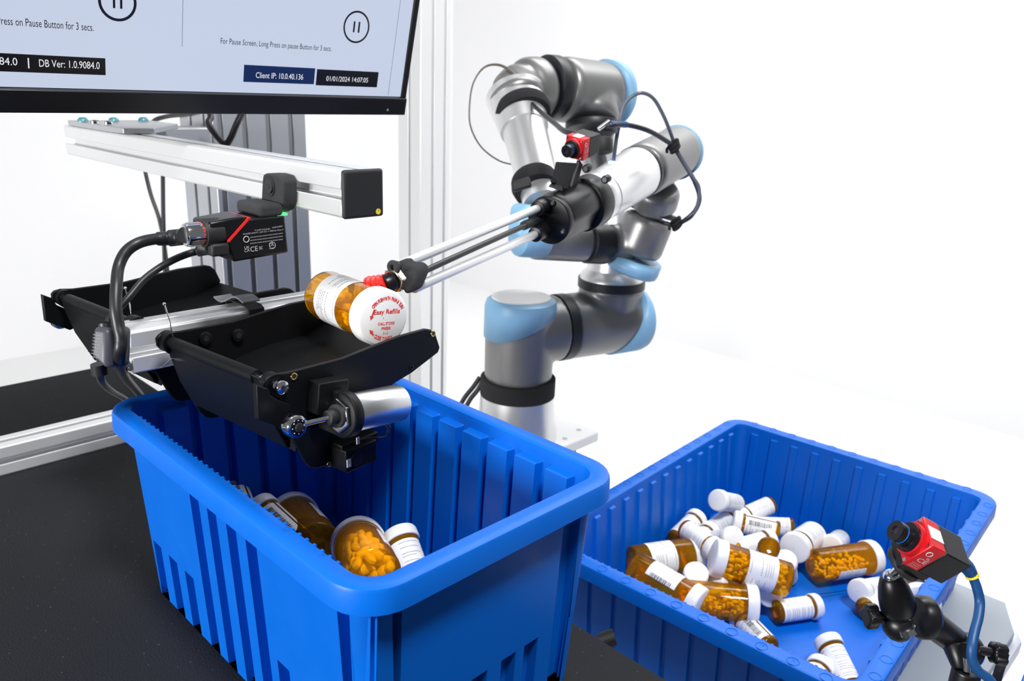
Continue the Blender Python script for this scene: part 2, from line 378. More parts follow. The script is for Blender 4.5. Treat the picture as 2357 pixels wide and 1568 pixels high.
mb = MB(); mb.bb((.351, y0-.004, zb), (.3755, y1+.004, zb+.0125)); mb.build('ledge', FOAM, tk, bevel=.004, seg=3)
# scanner
sy = y0-.004
SA = U(538, 604, 1, sy); SB = U(665, 582, 1, sy); SD = U(656, 495, 1, sy); SE = U(568, 505, 1, sy)
ts = thing('barcode_scanner', (SA+SB)/2, 'black barcode reader with red trim hanging under the overhead beam', 'scanner')
D_ = Y*.036
mb = MB(); mb.prism([SA, SB, SD, U(575, 503, 1, sy), U(522, 556, 1, sy)], D_); mb.build('body', BLACKS, ts, bevel=.002)
mb = MB(); mb.prism([U(524, 557, 1, sy+.001), U(573, 503, 1, sy+.001), U(560, 497, 1, sy+.001), U(482, 512, 1, sy+.001), U(484, 570, 1, sy+.001)], D_*.92); mb.build('connector_block', BLACKS, ts, bevel=.002)
mb = MB(); a, b = U(525, 556, 1, sy-.0004), U(573, 502, 1, sy-.0004); d = (b-a).normalized()
mb.box((a+b)/2, ((b-a).length, .0012, .0022), (d, Y, d.cross(Y))); mb.box(b+Y*.017, (.0022, .036, .0012), (X, Y, Z))
mb.build('red_trim', REDR, ts)
mb = MB(); r0 = U(560, 528, 1, sy-.0003)
pr = MB()
def sl(txt, x0, y0_, x1, y1_, h): a, b = U(x0, y0_, 1, sy-.0003), U(x1, y1_, 1, sy-.0003); d = (b-a).normalized(); put_text(pr, txt, a, d, d.cross(Y)*-1 if d.cross(Y).z < 0 else d.cross(Y), h, (b-a).length)
sl('To and ID Code Reader', 586, 532, 622, 528, .0013); sl('MADE IN JAPAN', 627, 526, 650, 522, .0013)
sl('POWER INPUT / 24V DC = 700mA, Class 2', 560, 541, 652, 530, .0013)
for i, yy in enumerate((547, 554, 561)): sl('xx'+'mnwxz '*6, 576, yy+1, 651, yy-9, .0013)
sl('UK', 563, 574, 575, 572, .0026); sl('CA', 563, 581, 575, 579, .0026); sl('CE', 577, 580, 594, 577, .0045); sl('EAC', 597, 575, 605, 574, .003); sl('UL', 620, 567, 632, 565, .003); sl('LISTED', 620, 574, 632, 572, .001)
pr.torus(U(567, 551, 1, sy-.0002), Y, .0026, .0004, 20, 6); pr.torus(U(627, 565, 1, sy-.0002), Y, .003, .00025, 20, 6)
pr.build('printed_marks', PRINT, ts)
mb = MB(); q = U(470, 537, 1, sy+.012)
ax_ = -X
mb.cyl(q+X*.014, q-X*.002, .0125, n=28, bev=.001); mb.build('connector_ring', BLACKM, ts)
mb = MB(); mb.cyl(q, q-X*.017, .0098, n=28, bev=.001)
for i in range(24):
    an = 2*math.pi*i/24; d = Y*math.cos(an)+Z*math.sin(an); mb.box(q-X*.0085+d*.0098, (.012, .0009, .0009), (X, d, X.cross(d)))
cn = mb.build('knurled_connector', CHROME, ts)
mb = MB(); mb.cyl(q-X*.003, q-X*.0042, .0101, n=24); mb.build('red_ring', REDR, cn)
mb = MB(); q2 = U(500, 573, 1, sy+.006); mb.box(q2, (.016, .014, .011)); mb.build('plug', BLACKM, ts, bevel=.002)
mb = MB(); qd = U(600, 493, 1, sy+.016); mb.cyl(V((.352, sy+.018, SD.z-.001)), V((.352, sy+.018, zb+.001)), .009, n=20); mb.build('mount_stem', BLACKS, ts)
mb = MB(); mb.box(U(641, 492, 1, sy+.008), (.010, .014, .002)); mb.build('green_light', GLOWG, ts)
# its cables
cb = MB(); e0 = q-X*.016
cb.tube([e0, P(420, 545, .70), P(385, 549, .70), P(352, 551, .69), P(318, 560, .68), P(290, 580, .675), P(273, 615, .67), P(268, 660, .66), P(267, 710, .655), P(273, 750, .655), P(279, 780, .655), P(276, 815, .66), P(276, 840, .70), P(288, 868, .84), P(312, 897, .99), P(335, 925, 1.08), P(350, 940, 1.12)],
        lambda t: .0072 if t < .12 else (.0060 if t < .17 else .0048), 12)
tag(cb.build('scanner_cable', CABLE), 'thick black cable arching down from the chrome connector of the barcode reader', 'cable')
cb = MB(); cb.tube([q2-X*.006, P(465, 577, .72), P(435, 584, .72), P(400, 598, .715), P(365, 618, .71), P(330, 645, .70), P(300, 680, .69), P(278, 705, .685), P(258, 728, .68), P(247, 745, .675)],
        lambda t: .0048 if t < .16 else .0032, 10)
tag(cb.build('scanner_cable', CABLE), 'thin black cable from the barcode reader to the grey plastic module', 'cable')
# inline module
tmod = thing('cable_module', P(235, 840, .67), 'flat dark grey plastic module hanging on the thin cable', 'cable adapter')
mb = MB(); f = [P(213, 751, .665), P(246, 757, .66), P(243, 852, .66), P(207, 822, .665)]
dv = camdir(.55, -.1, 1)*.024
mb.prism(f, dv); mb.build('case', mat('dark_grey_plastic', (.05, .052, .07), .45), tmod, bevel=.004, seg=3)
pr = MB(); dx = (f[1]-f[0]).normalized(); dy = (f[0]-f[3]).normalized(); nn = dx.cross(dy).normalized()
if nn.dot(CAM-f[0]) < 0: nn = -nn
for i in range(9):
    put_text(pr, 'mwnxz nmwx'[:10-(i % 3)], f[0]-dy*(.007+.0026*i)+dx*.0015+nn*.0002, dx, dy, .0011)
pr.build('printed_lines', INKG, tmod)
mb = MB(); mb.tube([P(243, 745, .672), P(244, 754, .672)], .0055, 14, 0); mb.tube([P(226, 838, .672), P(230, 862, .675)], .0062, 14, 0)
mb.build('strain_relief', CABLE, tmod)
cb = MB(); cb.tube([P(230, 858, .675), P(233, 874, .71), P(243, 889, .82), P(262, 904, .98), P(285, 917, 1.06), P(300, 930, 1.1)], .0036)
tag(cb.build('module_cable', CABLE), 'short black cable curving out from the bottom of the grey module', 'cable')

# ------------------------------------------------------------------ velcro strap on the lower rail
tv = thing('velcro_strap', (.40, .73, .29), 'grey fabric strap wrapped round the rail between the trays', 'strap')
sx0 = U(556, 700, 2, .2855).x
mb = MB()
loop = [(.7065, .245), (.7065, .2865), (.712, .289), (.748, .289), (.7535, .2865), (.7535, .243), (.7065, .243)]
for (ya, za), (yb, zb_) in zip(loop, loop[1:]):
    c = V((sx0, (ya+yb)/2, (za+zb_)/2)); d = V((0, yb-ya, zb_-za)); mb.box(c, (.016, d.length+.001, .0014), (X, d.normalized(), X.cross(d).normalized()))
mb.build('strap', VELC, tv)
mb = MB(); pts = []
for i in range(9):
    u = i/8; pts.append(V((sx0-.010*u, .716+.040*u, .2905+.004*math.sin(u*6)+.002)))
for a, b in zip(pts, pts[1:]):
    d = b-a; mb.box((a+b)/2, (.018, d.length+.001, .0016), (X, d.normalized(), X.cross(d).normalized()))
mb.build('loose_end', VELG, tv)

# ------------------------------------------------------------------ drop trays
ya_ = math.radians(6.2)
ta = V((math.cos(ya_), math.sin(ya_), 0)); tn = V((math.sin(ya_), -math.cos(ya_), 0))
near0 = V((.294, .532, .276)); far0 = V((.277, .69, .276)); TW = .159
def NP(x, y): return PL(x, y, near0, tn)
def loc2(p): d = p-near0; return d.dot(ta), d.z          # (a, z) of a point on the near plate
plate_px = [(610, 900), (608, 880), (616, 869), (632, 862), (663, 858), (721, 843), (790, 825), (858, 798), (920, 774), (980, 757.5), (992, 759), (1003, 769), (1013, 800), (1009, 812), (948, 859), (905, 885), (880, 930), (862, 990), (850, 1040), (810, 1056), (770, 1068), (730, 1079), (716, 1077), (705, 1067), (688, 1036), (669, 1000), (655, 950), (648, 925)]
plate = [loc2(NP(*p)) for p in plate_px]
floor_px = [(1011, 806), (950, 852), (870, 880), (800, 915), (730, 965), (690, 1010), (690, 1036)]
flo = [loc2(NP(*p)) for p in floor_px]
door = [loc2(NP(*p)) for p in ((618, 878), (628, 920), (650, 985), (682, 1042))]
rod = loc2(NP(641, 889)); 
def tray(O, bdir, label, inner=True):
    """O: hinge point on the solenoid-side plate, bdir: from that plate towards the other one"""
    T = lambda a, z, b=0: O + ta*a + Z*z + bdir*b
    t = thing('drop_tray', O, label, 'tray', 'black drop trays on both sides of the rail')
    def sheet(name, poly, b0, b1, m=BLACK, bev=.001):
        mb = MB(); mb.prism([T(a, z, b0) for a, z in poly], bdir*(b1-b0)); return mb.build(name, m, t, bevel=bev)
    sheet('side_plate', plate, 0, .004); sheet('side_plate', plate, TW-.004, TW)
    th = .0025
    sec = [(a, z) for a, z in flo]+[(a-.001, z-th) for a, z in reversed(flo)]
    sheet('chute_floor', sec, .004, TW-.004, bev=0)
    d2 = [(a, z) for a, z in door]+[(a+.003, z-.001) for a, z in reversed(door)]
    dr = sheet('drop_door', d2, .012, TW-.010)
    mb = MB(); mb.cyl(T(rod[0]-.004, rod[1]+.003, .022), T(rod[0]-.004, rod[1]+.003, TW-.014), .0056, n=24); mb.build('hinge_sleeve', BLACK, dr)
    mb = MB(); mb.cyl(T(rod[0]-.003, rod[1]+.002, -.002), T(rod[0]-.003, rod[1]+.002, TW), .0034, n=20); mb.build('hinge_rod', CHROME, t)
    mb = MB(); mb.cyl(T(*rod, 0), T(*rod, -.006), .0056, n=24, bev=.0008); nb = mb.build('bolt_head', CHROME, t)
    mb = MB(); mb.cyl(T(*rod, -.0062), T(*rod, -.0055), .0022, n=6); mb.build('hex_socket', BLACKM, nb)
    # far ear
    mb = MB(); mb.cyl(T(rod[0]-.002, rod[1]+.002, TW-.012), T(rod[0]-.002, rod[1]+.002, TW), .0095, n=28); mb.build('hinge_ear', BLACK, t)
    mb = MB(); mb.cyl(T(rod[0]-.002, rod[1]+.002, .0), T(rod[0]-.002, rod[1]+.002, .010), .008, n=28); mb.build('hinge_ear', BLACK, t)
    # step block on the door
    blk = [loc2(NP(*p)) for p in ((586, 884), (612, 893), (620, 912), (664, 930), (668, 972), (650, 985), (590, 965))]
    mb = MB(); mb.prism([T(a, z, -.003) for a, z in blk], bdir*.006); mb.build('door_lug', BLACK, dr, bevel=.001)
    # springs
    for b, ang in ((TW-.012, 1),):
        mb = MB(); s = T(rod[0]-.002, rod[1]+.004, b); mb.tube([s, s+Z*.018-ta*.001+bdir*.001, s+Z*.034-ta*.004+bdir*.002], .0006, 6, 0)
        mb.ell(s+Z*.034-ta*.004+bdir*.002, (X*.0014, Y*.0014, Z*.0014)); mb.tube([s-Z*.012+ta*.001-bdir*.002, s-Z*.022-ta*.012+bdir*.002], .0006, 6, 0)
        mb.build('spring_wire', CHROME, t)
    for px in ((676, 867), (996, 768)):
        a, z = loc2(NP(*px)); mb = MB(); mb.torus(T(a, z, -.0004), tn, .0024, .0008, 20, 8); ins = mb.build('threaded_insert', BRASS, t)
        mb = MB(); mb.cyl(T(a, z, -.0006), T(a, z, .0005), .0017, n=14); mb.build('insert_hole', BLACKM, ins)
    for px in ((947, 851), (757, 1073)):
        a, z = loc2(NP(*px)); mb = MB(); mb.torus(T(a, z+.002, -.0004), tn, .0018, .0006, 20, 8); mb.build('small_screw', BRASS if px[0] == 757 else BLACKS, t)
    if inner:
        for px in ((470, 778), (545, 771)):
            p = PL(*px, far0-tn*-.0045, tn); mb = MB(); mb.cyl(p, p+tn*.0035, .0062, n=24, bev=.0008); bh = mb.build('inner_bolt', BLACKS, t)
            mb = MB(); mb.cyl(p+tn*.0032, p+tn*.0037, .003, n=6); mb.build('hex_socket', BLACKM, bh)
    # solenoid: bracket, body, nut, plunger, ball joint
    off = .027
    so = lambda x, y, o=off: loc2(PL(x, y, near0+tn*o, tn))
    c0 = T(*so(803, 952), -off); c1_ = T(*so(918, 927), -off); ax = (c1_-c0).normalized(); L = (c1_-c0).length; R_ = .0158
    mb = MB(); mb.cyl(c0, c1_, R_, n=48, bev=.0012); sol = mb.build('solenoid_body', ZINC, t); tag(sol, 'silver cylinder')
    mb = MB(); mb.cyl(c1_, c1_+ax*.007, .0042, n=20)
    for i in range(5): mb.torus(c1_+ax*(.0016+i*.0012), ax, .0042, .0004, 20, 6)
    mb.build('threaded_stub', NICKEL, sol)
    mb = MB(); mb.cyl(c0-ax*.009, c0+ax*.001, .0188, n=48, bev=.0012)
    u1 = bdir
    mb.box(c0-ax*.004+bdir*.014-Z*.0, (.010, .024, .036), (ax, bdir, ax.cross(bdir).normalized())); mb.box(c0-ax*.006+bdir*.018+Z*.012, (.030, .014, .026), (ax, bdir, ax.cross(bdir).normalized()))
    mb.build('solenoid_clamp', BLACK, t, bevel=.001)
    mb = MB(); mb.cyl(c0-ax*.0125, c0-ax*.0088, .0142, n=6, a0=.3); nut = mb.build('hex_nut', CHROME, t, bevel=.0008)
    mb = MB(); mb.cyl(c0-ax*.022, c0-ax*.012, .0062, n=24, bev=.0008); mb.cyl(c0-ax*.014, c0-ax*.0122, .0095, n=28); mb.build('plunger_collar', BLACKM, t)
    bj = T(*so(680, 981, .019), -.019)
    mb = MB(); mb.cyl(bj, c0-ax*.02, .0022, n=16); mb.build('plunger_rod', CHROME, t)
    mb = MB(); nb_ = (bdir*-1+ax*.0).normalized(); mb.cyl(bj-nb_*.006, bj+nb_*.003, .0092, n=32, bev=.001); j = mb.build('ball_joint', CHROME, t)
    mb = MB(); mb.cyl(bj+nb_*.0028, bj+nb_*.0036, .0068, n=28); jd = mb.build('joint_face', BLACKS, j)
    mb = MB(); mb.cyl(bj+nb_*.003, bj+nb_*.0055, .0036, n=20, bev=.0005); mb.build('joint_stud', BLACKM, j)
    mb = MB()
    for i in range(8):
        an = i*math.pi/4; mb.ell(bj+nb_*.0037+(ta*math.cos(an)+Z*math.sin(an))*.0054, (X*.0007, Y*.0007, Z*.0007), 8, 5)
    mb.build('bearing_balls', CHROME, j)
    a, z = so(820, 1045, .012)
    mb = MB(); mb.box(T(a, z, -.008), (.034, .022, .020), (ta, bdir, Z)); mb.box(T(a+.004, z+.008, -.004), (.040, .018, .010), (ta, bdir, Z)); sw = mb.build('limit_switch', BLACK, t, bevel=.001)
    mb = MB(); mb.cyl(T(a-.006, z, -.0185), T(a-.006, z, -.0205), .0066, n=24); mb.build('switch_screw', BLACKS, sw)
    mb = MB(); mb.box(T(a-.0145, z-.001, -.0195), (.004, .001, .007), (ta, bdir, Z)); mb.box(T(a-.002, z+.0145, -.017), (.003, .001, .006), (ta, bdir, Z)); mb.build('white_marker', PRINT, sw)
    for k_ in range(2):
        mb = MB(); s = c0*.35+c1_*.65-Z*R_
        mb.tube([s+ax*.004*k_, s-Z*.006+ax*(.006+.003*k_), s-Z*.012+ax*(.003+.003*k_), T(a+.012, z+.014, -.020), T(a-.002, z+.016, -.019)], .0006, 6); mb.build('lead_wire', CABLE, t)
    return t
tray(near0, -tn, 'black drop tray reaching over the deep blue tote in front of the rail')
bf = U(150, 684, 2, .276)                      # solenoid-side hinge point of the rear tray
O2 = bf - V((0, 0, 0))
tray(O2, tn, 'black drop tray behind the rail, farther from the deep blue tote', inner=False)

# ------------------------------------------------------------------ totes
def rrect(x0, y0, x1, y1, r, n=6):
    out = []
    for cx_, cy_, a in ((x1-r, y0+r, -90), (x1-r, y1-r, 0), (x0+r, y1-r, 90), (x0+r, y0+r, 180)):
        for i in range(n+1):
            t = math.radians(a+90*i/n); out.append((cx_+r*math.cos(t), cy_+r*math.sin(t)))
    return out
def tote(name, o, yaw, LX, LY, h, gr, label, rimm=0, DP=.009, IN=.0135):
    """o: outer rim corner (low x, low y, top). gr: grooves per side S,E,N,W as (s0,s1,ztop) with s along +x or +y"""
    o = V(o); cu, su = math.cos(yaw), math.sin(yaw)
    T = lambda x, y, z: V((o.x+cu*x-su*y, o.y+su*x+cu*y, o.z-h+z))
    t = thing(name, T(LX/2, LY/2, 0), label, 'storage tote')
    TP, TH, RC = .010, .0032, .020
    levels = sorted({0, h-.004} | {g[2] for s in gr for g in s} | {g[2]+.0015 for s in gr for g in s})
    def ring(z, inner):
        ins = IN+TP*(1-z/h)+(TH if inner else 0); x0, y0, x1, y1 = ins, ins, LX-ins, LY-ins; r = RC-(TH if inner else 0)
        pts = []
        sides = ((0, (x0, y0), (1, 0), x1-x0, x0), (1, (x1, y0), (0, 1), y1-y0, y0), (2, (x1, y1), (-1, 0), x1-x0, LX-x1), (3, (x0, y1), (0, -1), y1-y0, LY-y1))
        for si, (ox, oy), (dx, dy), L, base in sides:
            nx, ny = -dy, dx; tot = LX if si in (0, 2) else LY
            gs = [(g[0], g[1], g[2]) for g in gr[si]]
            if si in (2, 3): gs = [(tot-b, tot-a, z_) for a, b, z_ in gs]
            gs.sort(); pts.append((ox+dx*r, oy+dy*r))
            for a, b, zt in gs:
                d = DP if z <= zt+1e-6 else 0; e = (TH*.9 if inner else 0); a_, b_ = a-base-e, b-base+e
                for s_, q in ((a_, 0), (a_+.0012, d), (b_-.0012, d), (b_, 0)): pts.append((ox+dx*s_+nx*q, oy+dy*s_+ny*q))
            pts.append((ox+dx*(L-r), oy+dy*(L-r)))
            cx_, cy_ = ox+dx*(L-r)+nx*r, oy+dy*(L-r)+ny*r; a0 = math.atan2(-ny, -nx)
            for i in range(1, 6):
                an = a0+math.pi/2*i/6; pts.append((cx_+r*math.cos(an), cy_+r*math.sin(an)))
        return [T(x, y, z) for x, y in pts]
    mb = MB(); outer = [ring(z, False) for z in levels]; inn = [[p+Z*TH for p in ring(0, True)]]+[ring(z, True) for z in levels[1:]]
    mb.rings(outer, caps=False, smooth=False); mb.rings(inn, caps=False, smooth=False); n = len(outer[0])
    mb.add(outer[0], [tuple(range(n))]); mb.add(inn[0], [tuple(range(n))])
    mb.add(outer[-1]+inn[-1], [(i, (i+1) % n, (i+1) % n+n, i+n) for i in range(n)])
    body = mb.build('tote_body', BLUE, t, bevel=.0008, seg=2)
    # rim
    prof = [(IN+.0035, h-.007), (IN+.003, h-.0015), (IN+.001, h), (.0035, h), (.001, h-.001), (0, h-.0035), (-.0008, h-.019), (.0018, h-.019), (.0028, h-.0045), (IN-.001, h-.0045)]
    R = []
    for ins, z in prof: R.append([T(x, y, z) for x, y in rrect(ins, ins, LX-ins, LY-ins, max(.036-ins, .006), 8)])
    mb = MB(); mb.rings(R, closed=True, smooth=True); mk = mb
    # notch teeth under the inner rim edge on the long sides
    s = .05
    while s < LY-.05:
        for x_ in (IN+.0032,): mb.box(T(x_, s, h-.0040), (.0035, .0028, .0046), (X*cu+Y*su, -X*su+Y*cu, Z))
        s += .0095
    if rimm:
        N_ = 15; r_ = .0062
        for k in range(N_):
            x_ = .045+(LX-.09)*k/(N_-1)
            for y_ in (.009, LY-.009): mk.torus(T(x_, y_, h), Z, r_, .0006, 20, 6)
        for k in range(11):
            y_ = .045+(LY-.09)*k/10
            for x_ in (LX-.009, .009):
                mk.torus(T(x_, y_, h), Z, r_, .0006, 20, 6)
                if k in (1,): put_text(mk, 'N', T(x_, y_, h+.0003), (Y*cu-X*su)*-1, (X*cu+Y*su), .0036, align='C')
                if k in (2,): put_text(mk, '19', T(x_, y_, h+.0003), (Y*cu-X*su)*-1, (X*cu+Y*su), .0036, align='C')
    else:
        for k, ch_ in enumerate('abMSTEDK'):
            put_text(mk, ch_, T(.010, LY-.05-.045*k, h+.0002), -Y, X, .005, align='C')
    mb.build('rim', BLUE, t, bevel=0)
    return t, T
zl = .173
fy, fx = .964, .972
gW = [(p*fy-.351, q*fy-.351, zl) for p, q in ((.631, .649), (.598, .615), (.563, .58), (.529, .547), (.401, .416))]
gW += [(y*fy-.351, y*fy+.018-.351, .061) for y in (.743, .706, .670, .497, .463, .430)]
gE = [(y, y+.022, .186) for y in (.045, .082, .117, .152, .187, .222, .257, .292, .327, .362)]
gS = [(.023, .044, .168), (.206, .228, .168)]+[(x*.97-.004, x*.97+.013, .066) for x in (.088, .121, .154, .181)]
gN = [(x, x+.022, .186) for x in (.05, .085, .12, .155, .19)]
tote('storage_tote', (.239, .351, .2), 0, .267, .426, .2, (gS, gE, gN, gW), 'deep blue tote on the black mat under the black drop tray')
# wide tote
yw = math.radians(90)-1.51
# o at (xmin,ymax): convert to the low x / low y corner
yaw2 = -1.51+math.pi/2
ul = V((math.cos(yaw2), math.sin(yaw2), 0)); vl = V((-math.sin(yaw2), math.cos(yaw2), 0))
oc = V((.678, .619, -.05)) - vl*.431
def even(n, L, w=.0075, z=.137, m=.05): return [(m+(L-2*m-w)*i/(n-1), m+(L-2*m-w)*i/(n-1)+w, z) for i in range(n)]
WT, WTf = tote('storage_tote', oc, yaw2, .582, .431, .15, (even(14, .582), even(10, .431), even(14, .582), even(10, .431)), 'wide shallow blue tote full of orange pill bottles', 1, .004, .018)
t3o = U(2352, 1470, 2, -.05)
tote('storage_tote', (t3o.x-.12, t3o.y-.452, -.05), yaw2, .582, .431, .15, (even(6, .582), even(4, .431), even(6, .582), even(4, .431)), 'blue tote just peeking in at the bottom right corner')
# grey stand under the wide tote
tg = thing('grey_table', (1.0, .45, -.95), 'grey topped table with a cut corner under the wide tote', 'table')
MB().prism([V(p) for p in ((.56, .16, -.215), (1.19, .155, -.215), (1.262, .185, -.215), (1.262, .285, -.215), (1.262, .72, -.215), (.56, .72, -.215))], Z*.0145).build('table_top', GREYT, tg, bevel=.001)
MB().prism([V(p) for p in ((.56, .15, -.235), (1.20, .145, -.235), (1.273, .18, -.235), (1.273, .73, -.235), (.56, .73, -.235))], Z*.019).build('edge_band', WMET, tg, bevel=.002)
for x, y in ((.62, .22), (1.2, .24), (.62, .66), (1.2, .66)): MB().bb((x-.02, y-.02, -.95), (x+.02, y+.02, -.235)).build('leg', ALUD, tg)

# ------------------------------------------------------------------ pill bottles
def vial_proto(r, rc, L, hc, lab, m_, clear, kind):
    """axis along +z: base at -L/2, cap top at +L/2. returns list of (name, MB, mat, sub)"""
    o = []
    mb = MB(); b0 = -L/2; top = L/2-hc*.4; th = .0013
    mb.lathe((0, 0, 0), Z, [(b0, .0005), (b0, r-.003), (b0+.001, r-.0008), (b0+.003, r), (top, r)], 48, caps=False)
    o.append(('vial_body', mb, AMBER, 0))
    mb = MB(); c0 = L/2-hc
    mb.lathe((0, 0, 0), Z, [(c0, r+.0004), (c0, rc-.0004), (c0+.0008, rc), (L/2-.003, rc-.0003), (L/2-.0009, rc-.0012), (L/2, rc-.003), (L/2, .0005)], 56, caps=False)
    o.append(('cap', mb, CAPW, 0))
    s0, s1, a0, a1 = lab
    def arc(mb, rr, z0, z1, aa, ab, n=24):
        vs = []
        for i in range(n+1):
            a = aa+(ab-aa)*i/n
            for z in (z0, z1): vs.append(V((rr*math.cos(a), rr*math.sin(a), z)))
        mb.add(vs, [(2*i, 2*i+2, 2*i+3, 2*i+1) for i in range(n)], True)
    mb = MB(); z0, z1 = b0+(L-hc)*s0, b0+(L-hc)*s1; n = 36
    vs = []
    for rr in (r+.0001, r+.0004):
        for i in range(n+1):
            a = a0+(a1-a0)*i/n
            for z in (z0, z1): vs.append(V((rr*math.cos(a), rr*math.sin(a), z)))
    k = 2*(n+1); fs = [(2*i, 2*i+2, 2*i+3, 2*i+1) for i in range(n)]+[(2*i+k, 2*i+1+k, 2*i+3+k, 2*i+2+k) for i in range(n)]
    mb.add(vs, fs, True); o.append(('paper_label', mb, LABW, 1))
    mb = MB(); rn = random.Random(kind); zc = z1-.004; i = 0
    while zc > z0+.003:
        amid = a0+(a1-a0)*.30; wdt = (a1-a0)*rn.choice((.14, .2, .24)); q = rn.uniform(-.05, .05)
        for aa in ((a0+.1,) if kind == 'LC' else (a0+(a1-a0)*.12, a0+(a1-a0)*.42, a0+(a1-a0)*.66)):
            if rn.random() < .8:
                x = aa
                while x < aa+wdt:
                    w = rn.uniform(.03, .10); arc(mb, r+.00055, zc, zc+.0009, x, x+w, 3); x += w+.03
        zc -= .0031 if i % 4 else .0055
        i += 1
    o.append(('label_print', mb, INKG, 2))
    # barcode
    mb = MB(); x = a0+(a1-a0)*.86; zb0, zb1 = z0+(z1-z0)*.15, z0+(z1-z0)*.85; zz = zb0
    while zz < zb1:
        w = rn.choice((.0006, .0009, .0014)); arc(mb, r+.0006, zz, zz+w, x, x+.0075/r, 4); zz += w+rn.choice((.0007, .0012))
    o.append(('barcode', mb, INK, 2))
    return o
TAU = 2*math.pi
PROT = {
 'L': dict(r=.0245, rc=.0268, L=.108, hc=.016, lab=(.24, .68, -.4, 4.8), clear=True),      # wide label
 'LC': dict(r=.0245, rc=.0268, L=.108, hc=.016, lab=(.30, .80, 3.3, 4.9), clear=True),     # mostly clear
 'M': dict(r=.0215, rc=.024, L=.084, hc=.014, lab=(.08, .88, -.6, 5.3), clear=False),
 'S': dict(r=.0152, rc=.0178, L=.070, hc=.0125, lab=(.12, .92, -.5, 5.6), clear=False)}
_pm = {}
def proto_meshes(k):
    if k not in _pm:
        d = PROT[k]; L = []
        for nm, mb, m_, lv in vial_proto(d['r'], d['rc'], d['L'], d['hc'], d['lab'], None, d['clear'], k):
            me = bpy.data.meshes.new(nm); me.from_pydata([tuple(v) for v in mb.v], [], [f for f, _ in mb.f]); me.polygons.foreach_set('use_smooth', [q for _, q in mb.f])
            bm = bmesh.new(); bm.from_mesh(me); bmesh.ops.remove_doubles(bm, verts=bm.verts, dist=1e-6)
            if nm in ('vial_body', 'cap'): bmesh.ops.recalc_face_normals(bm, faces=bm.faces)
            bm.to_mesh(me); bm.free(); me.materials.append(m_); L.append((nm, me, lv))
        _pm[k] = L
    return _pm[k]
def vial(k, cap, base, label, group, spin=None, roll=0, name='pill_bottle'):
    """cap, base: world points of the two ends; length is the real one about their middle"""
    d = PROT[k]; ax = (cap-base).normalized(); mid = (cap+base)/2
    # spin: world vector that local +x should face
    s = V(spin) if spin is not None else (CAM-mid); x = (s-ax*s.dot(ax)).normalized(); y = ax.cross(x)
    c, s_ = math.cos(roll), math.sin(roll); x, y = x*c+y*s_, y*c-x*s_
    M = Matrix(((x.x, y.x, ax.x, mid.x), (x.y, y.y, ax.y, mid.y), (x.z, y.z, ax.z, mid.z), (0, 0, 0, 1)))
    r = bpy.data.objects.new(name, None); COL.objects.link(r); r.matrix_world = M; r.empty_display_size = .01
    tag(r, label, 'pill bottle', group); last = {0: r}
    for nm, me, lv in proto_meshes(k):
        ob = bpy.data.objects.new(nm, me); COL.objects.link(ob)
        ob.parent = {0: r, 1: r, 2: last.get(1, r)}[lv]; last[lv] = ob if lv else r
        if lv == 1: last[1] = ob
    return r, M
def tablets(M, k, label, seed, fill=.62, n=70, indiv=False, size=1.0, group=None):
    """tablets settled on the low side of the bottle"""
    rn = random.Random(seed); d = PROT[k]; r = d['r']-.0017; z0, z1 = -d['L']/2+.004, d['L']/2-d['hc']-.002
    down = (M.to_3x3().inverted() @ V((0, 0, -1))); out = []; tries = 0
    lo, hi = 1e9, -1e9; smp = []
    a, b, c = .0050*size, .0032*size, .0024*size
    for i in range(400):
        an = rn.uniform(0, TAU); q = V((r*math.cos(an), r*math.sin(an), rn.uniform(z0, z1))); smp.append(-q.dot(down))
    lo, hi = min(smp), max(smp); lim = lo+(hi-lo)*fill
    while len(out) < n and tries < 20000:
        tries += 1; an = rn.uniform(0, TAU); rr = (r-a*.8)*math.sqrt(rn.random()); p = V((rr*math.cos(an), rr*math.sin(an), rn.uniform(z0+a*.7, z1-a*.7)))
        if -p.dot(down) > lim: continue
        if any((p-q).length < b*1.75 for q, _ in out): continue
        u = V((rn.gauss(0, 1), rn.gauss(0, 1), rn.gauss(0, 1))).normalized(); out.append((p, u))
    def shape(mb, p, u):
        x, y, z = frame(u); x = x*a; y = y*b; z = z*c; R = []
        for zz, s in ((-1, .55), (-.62, .9), (-.45, 1), (.45, 1), (.62, .9), (1, .55)):
            R.append([p+z*zz+(x*math.copysign(abs(math.cos(t))**.8, math.cos(t))+y*math.copysign(abs(math.sin(t))**.8, math.sin(t)))*s for t in [TAU*i/12 for i in range(12)]])
        mb.rings(R, caps=True)
    if not indiv:
        mb = MB()
        for p, u in out: shape(mb, M @ p, (M.to_3x3() @ u))
        return tag(mb.build('tablets', PILL), label, 'pills', None, 'stuff')
    for i, (p, u) in enumerate(out):
        mb = MB(); shape(mb, M @ p, (M.to_3x3() @ u)); tag(mb.build('tablet', PILL), label, 'pill', group)
G2 = 'pill bottles heaped in the wide blue tote'; G1 = 'pill bottles in the deep blue tote'
def zp(x, y, z): return U(x, y, 2, z)
Fz = -.197
# held bottle
hc_, hb_ = P(883, 733, .728), P(740, 675, .812)
ax_h = (hc_-hb_).normalized(); hbase = hc_-ax_h*.108
hv, HM = vial('L', hc_, hbase, 'orange pill bottle with red lettered white cap held above the drop tray', None, name='pill_bottle', roll=-1.9)
tablets(HM, 'L', 'yellow tablets seen through the orange bottle held over the drop tray', 3, .5, 70)
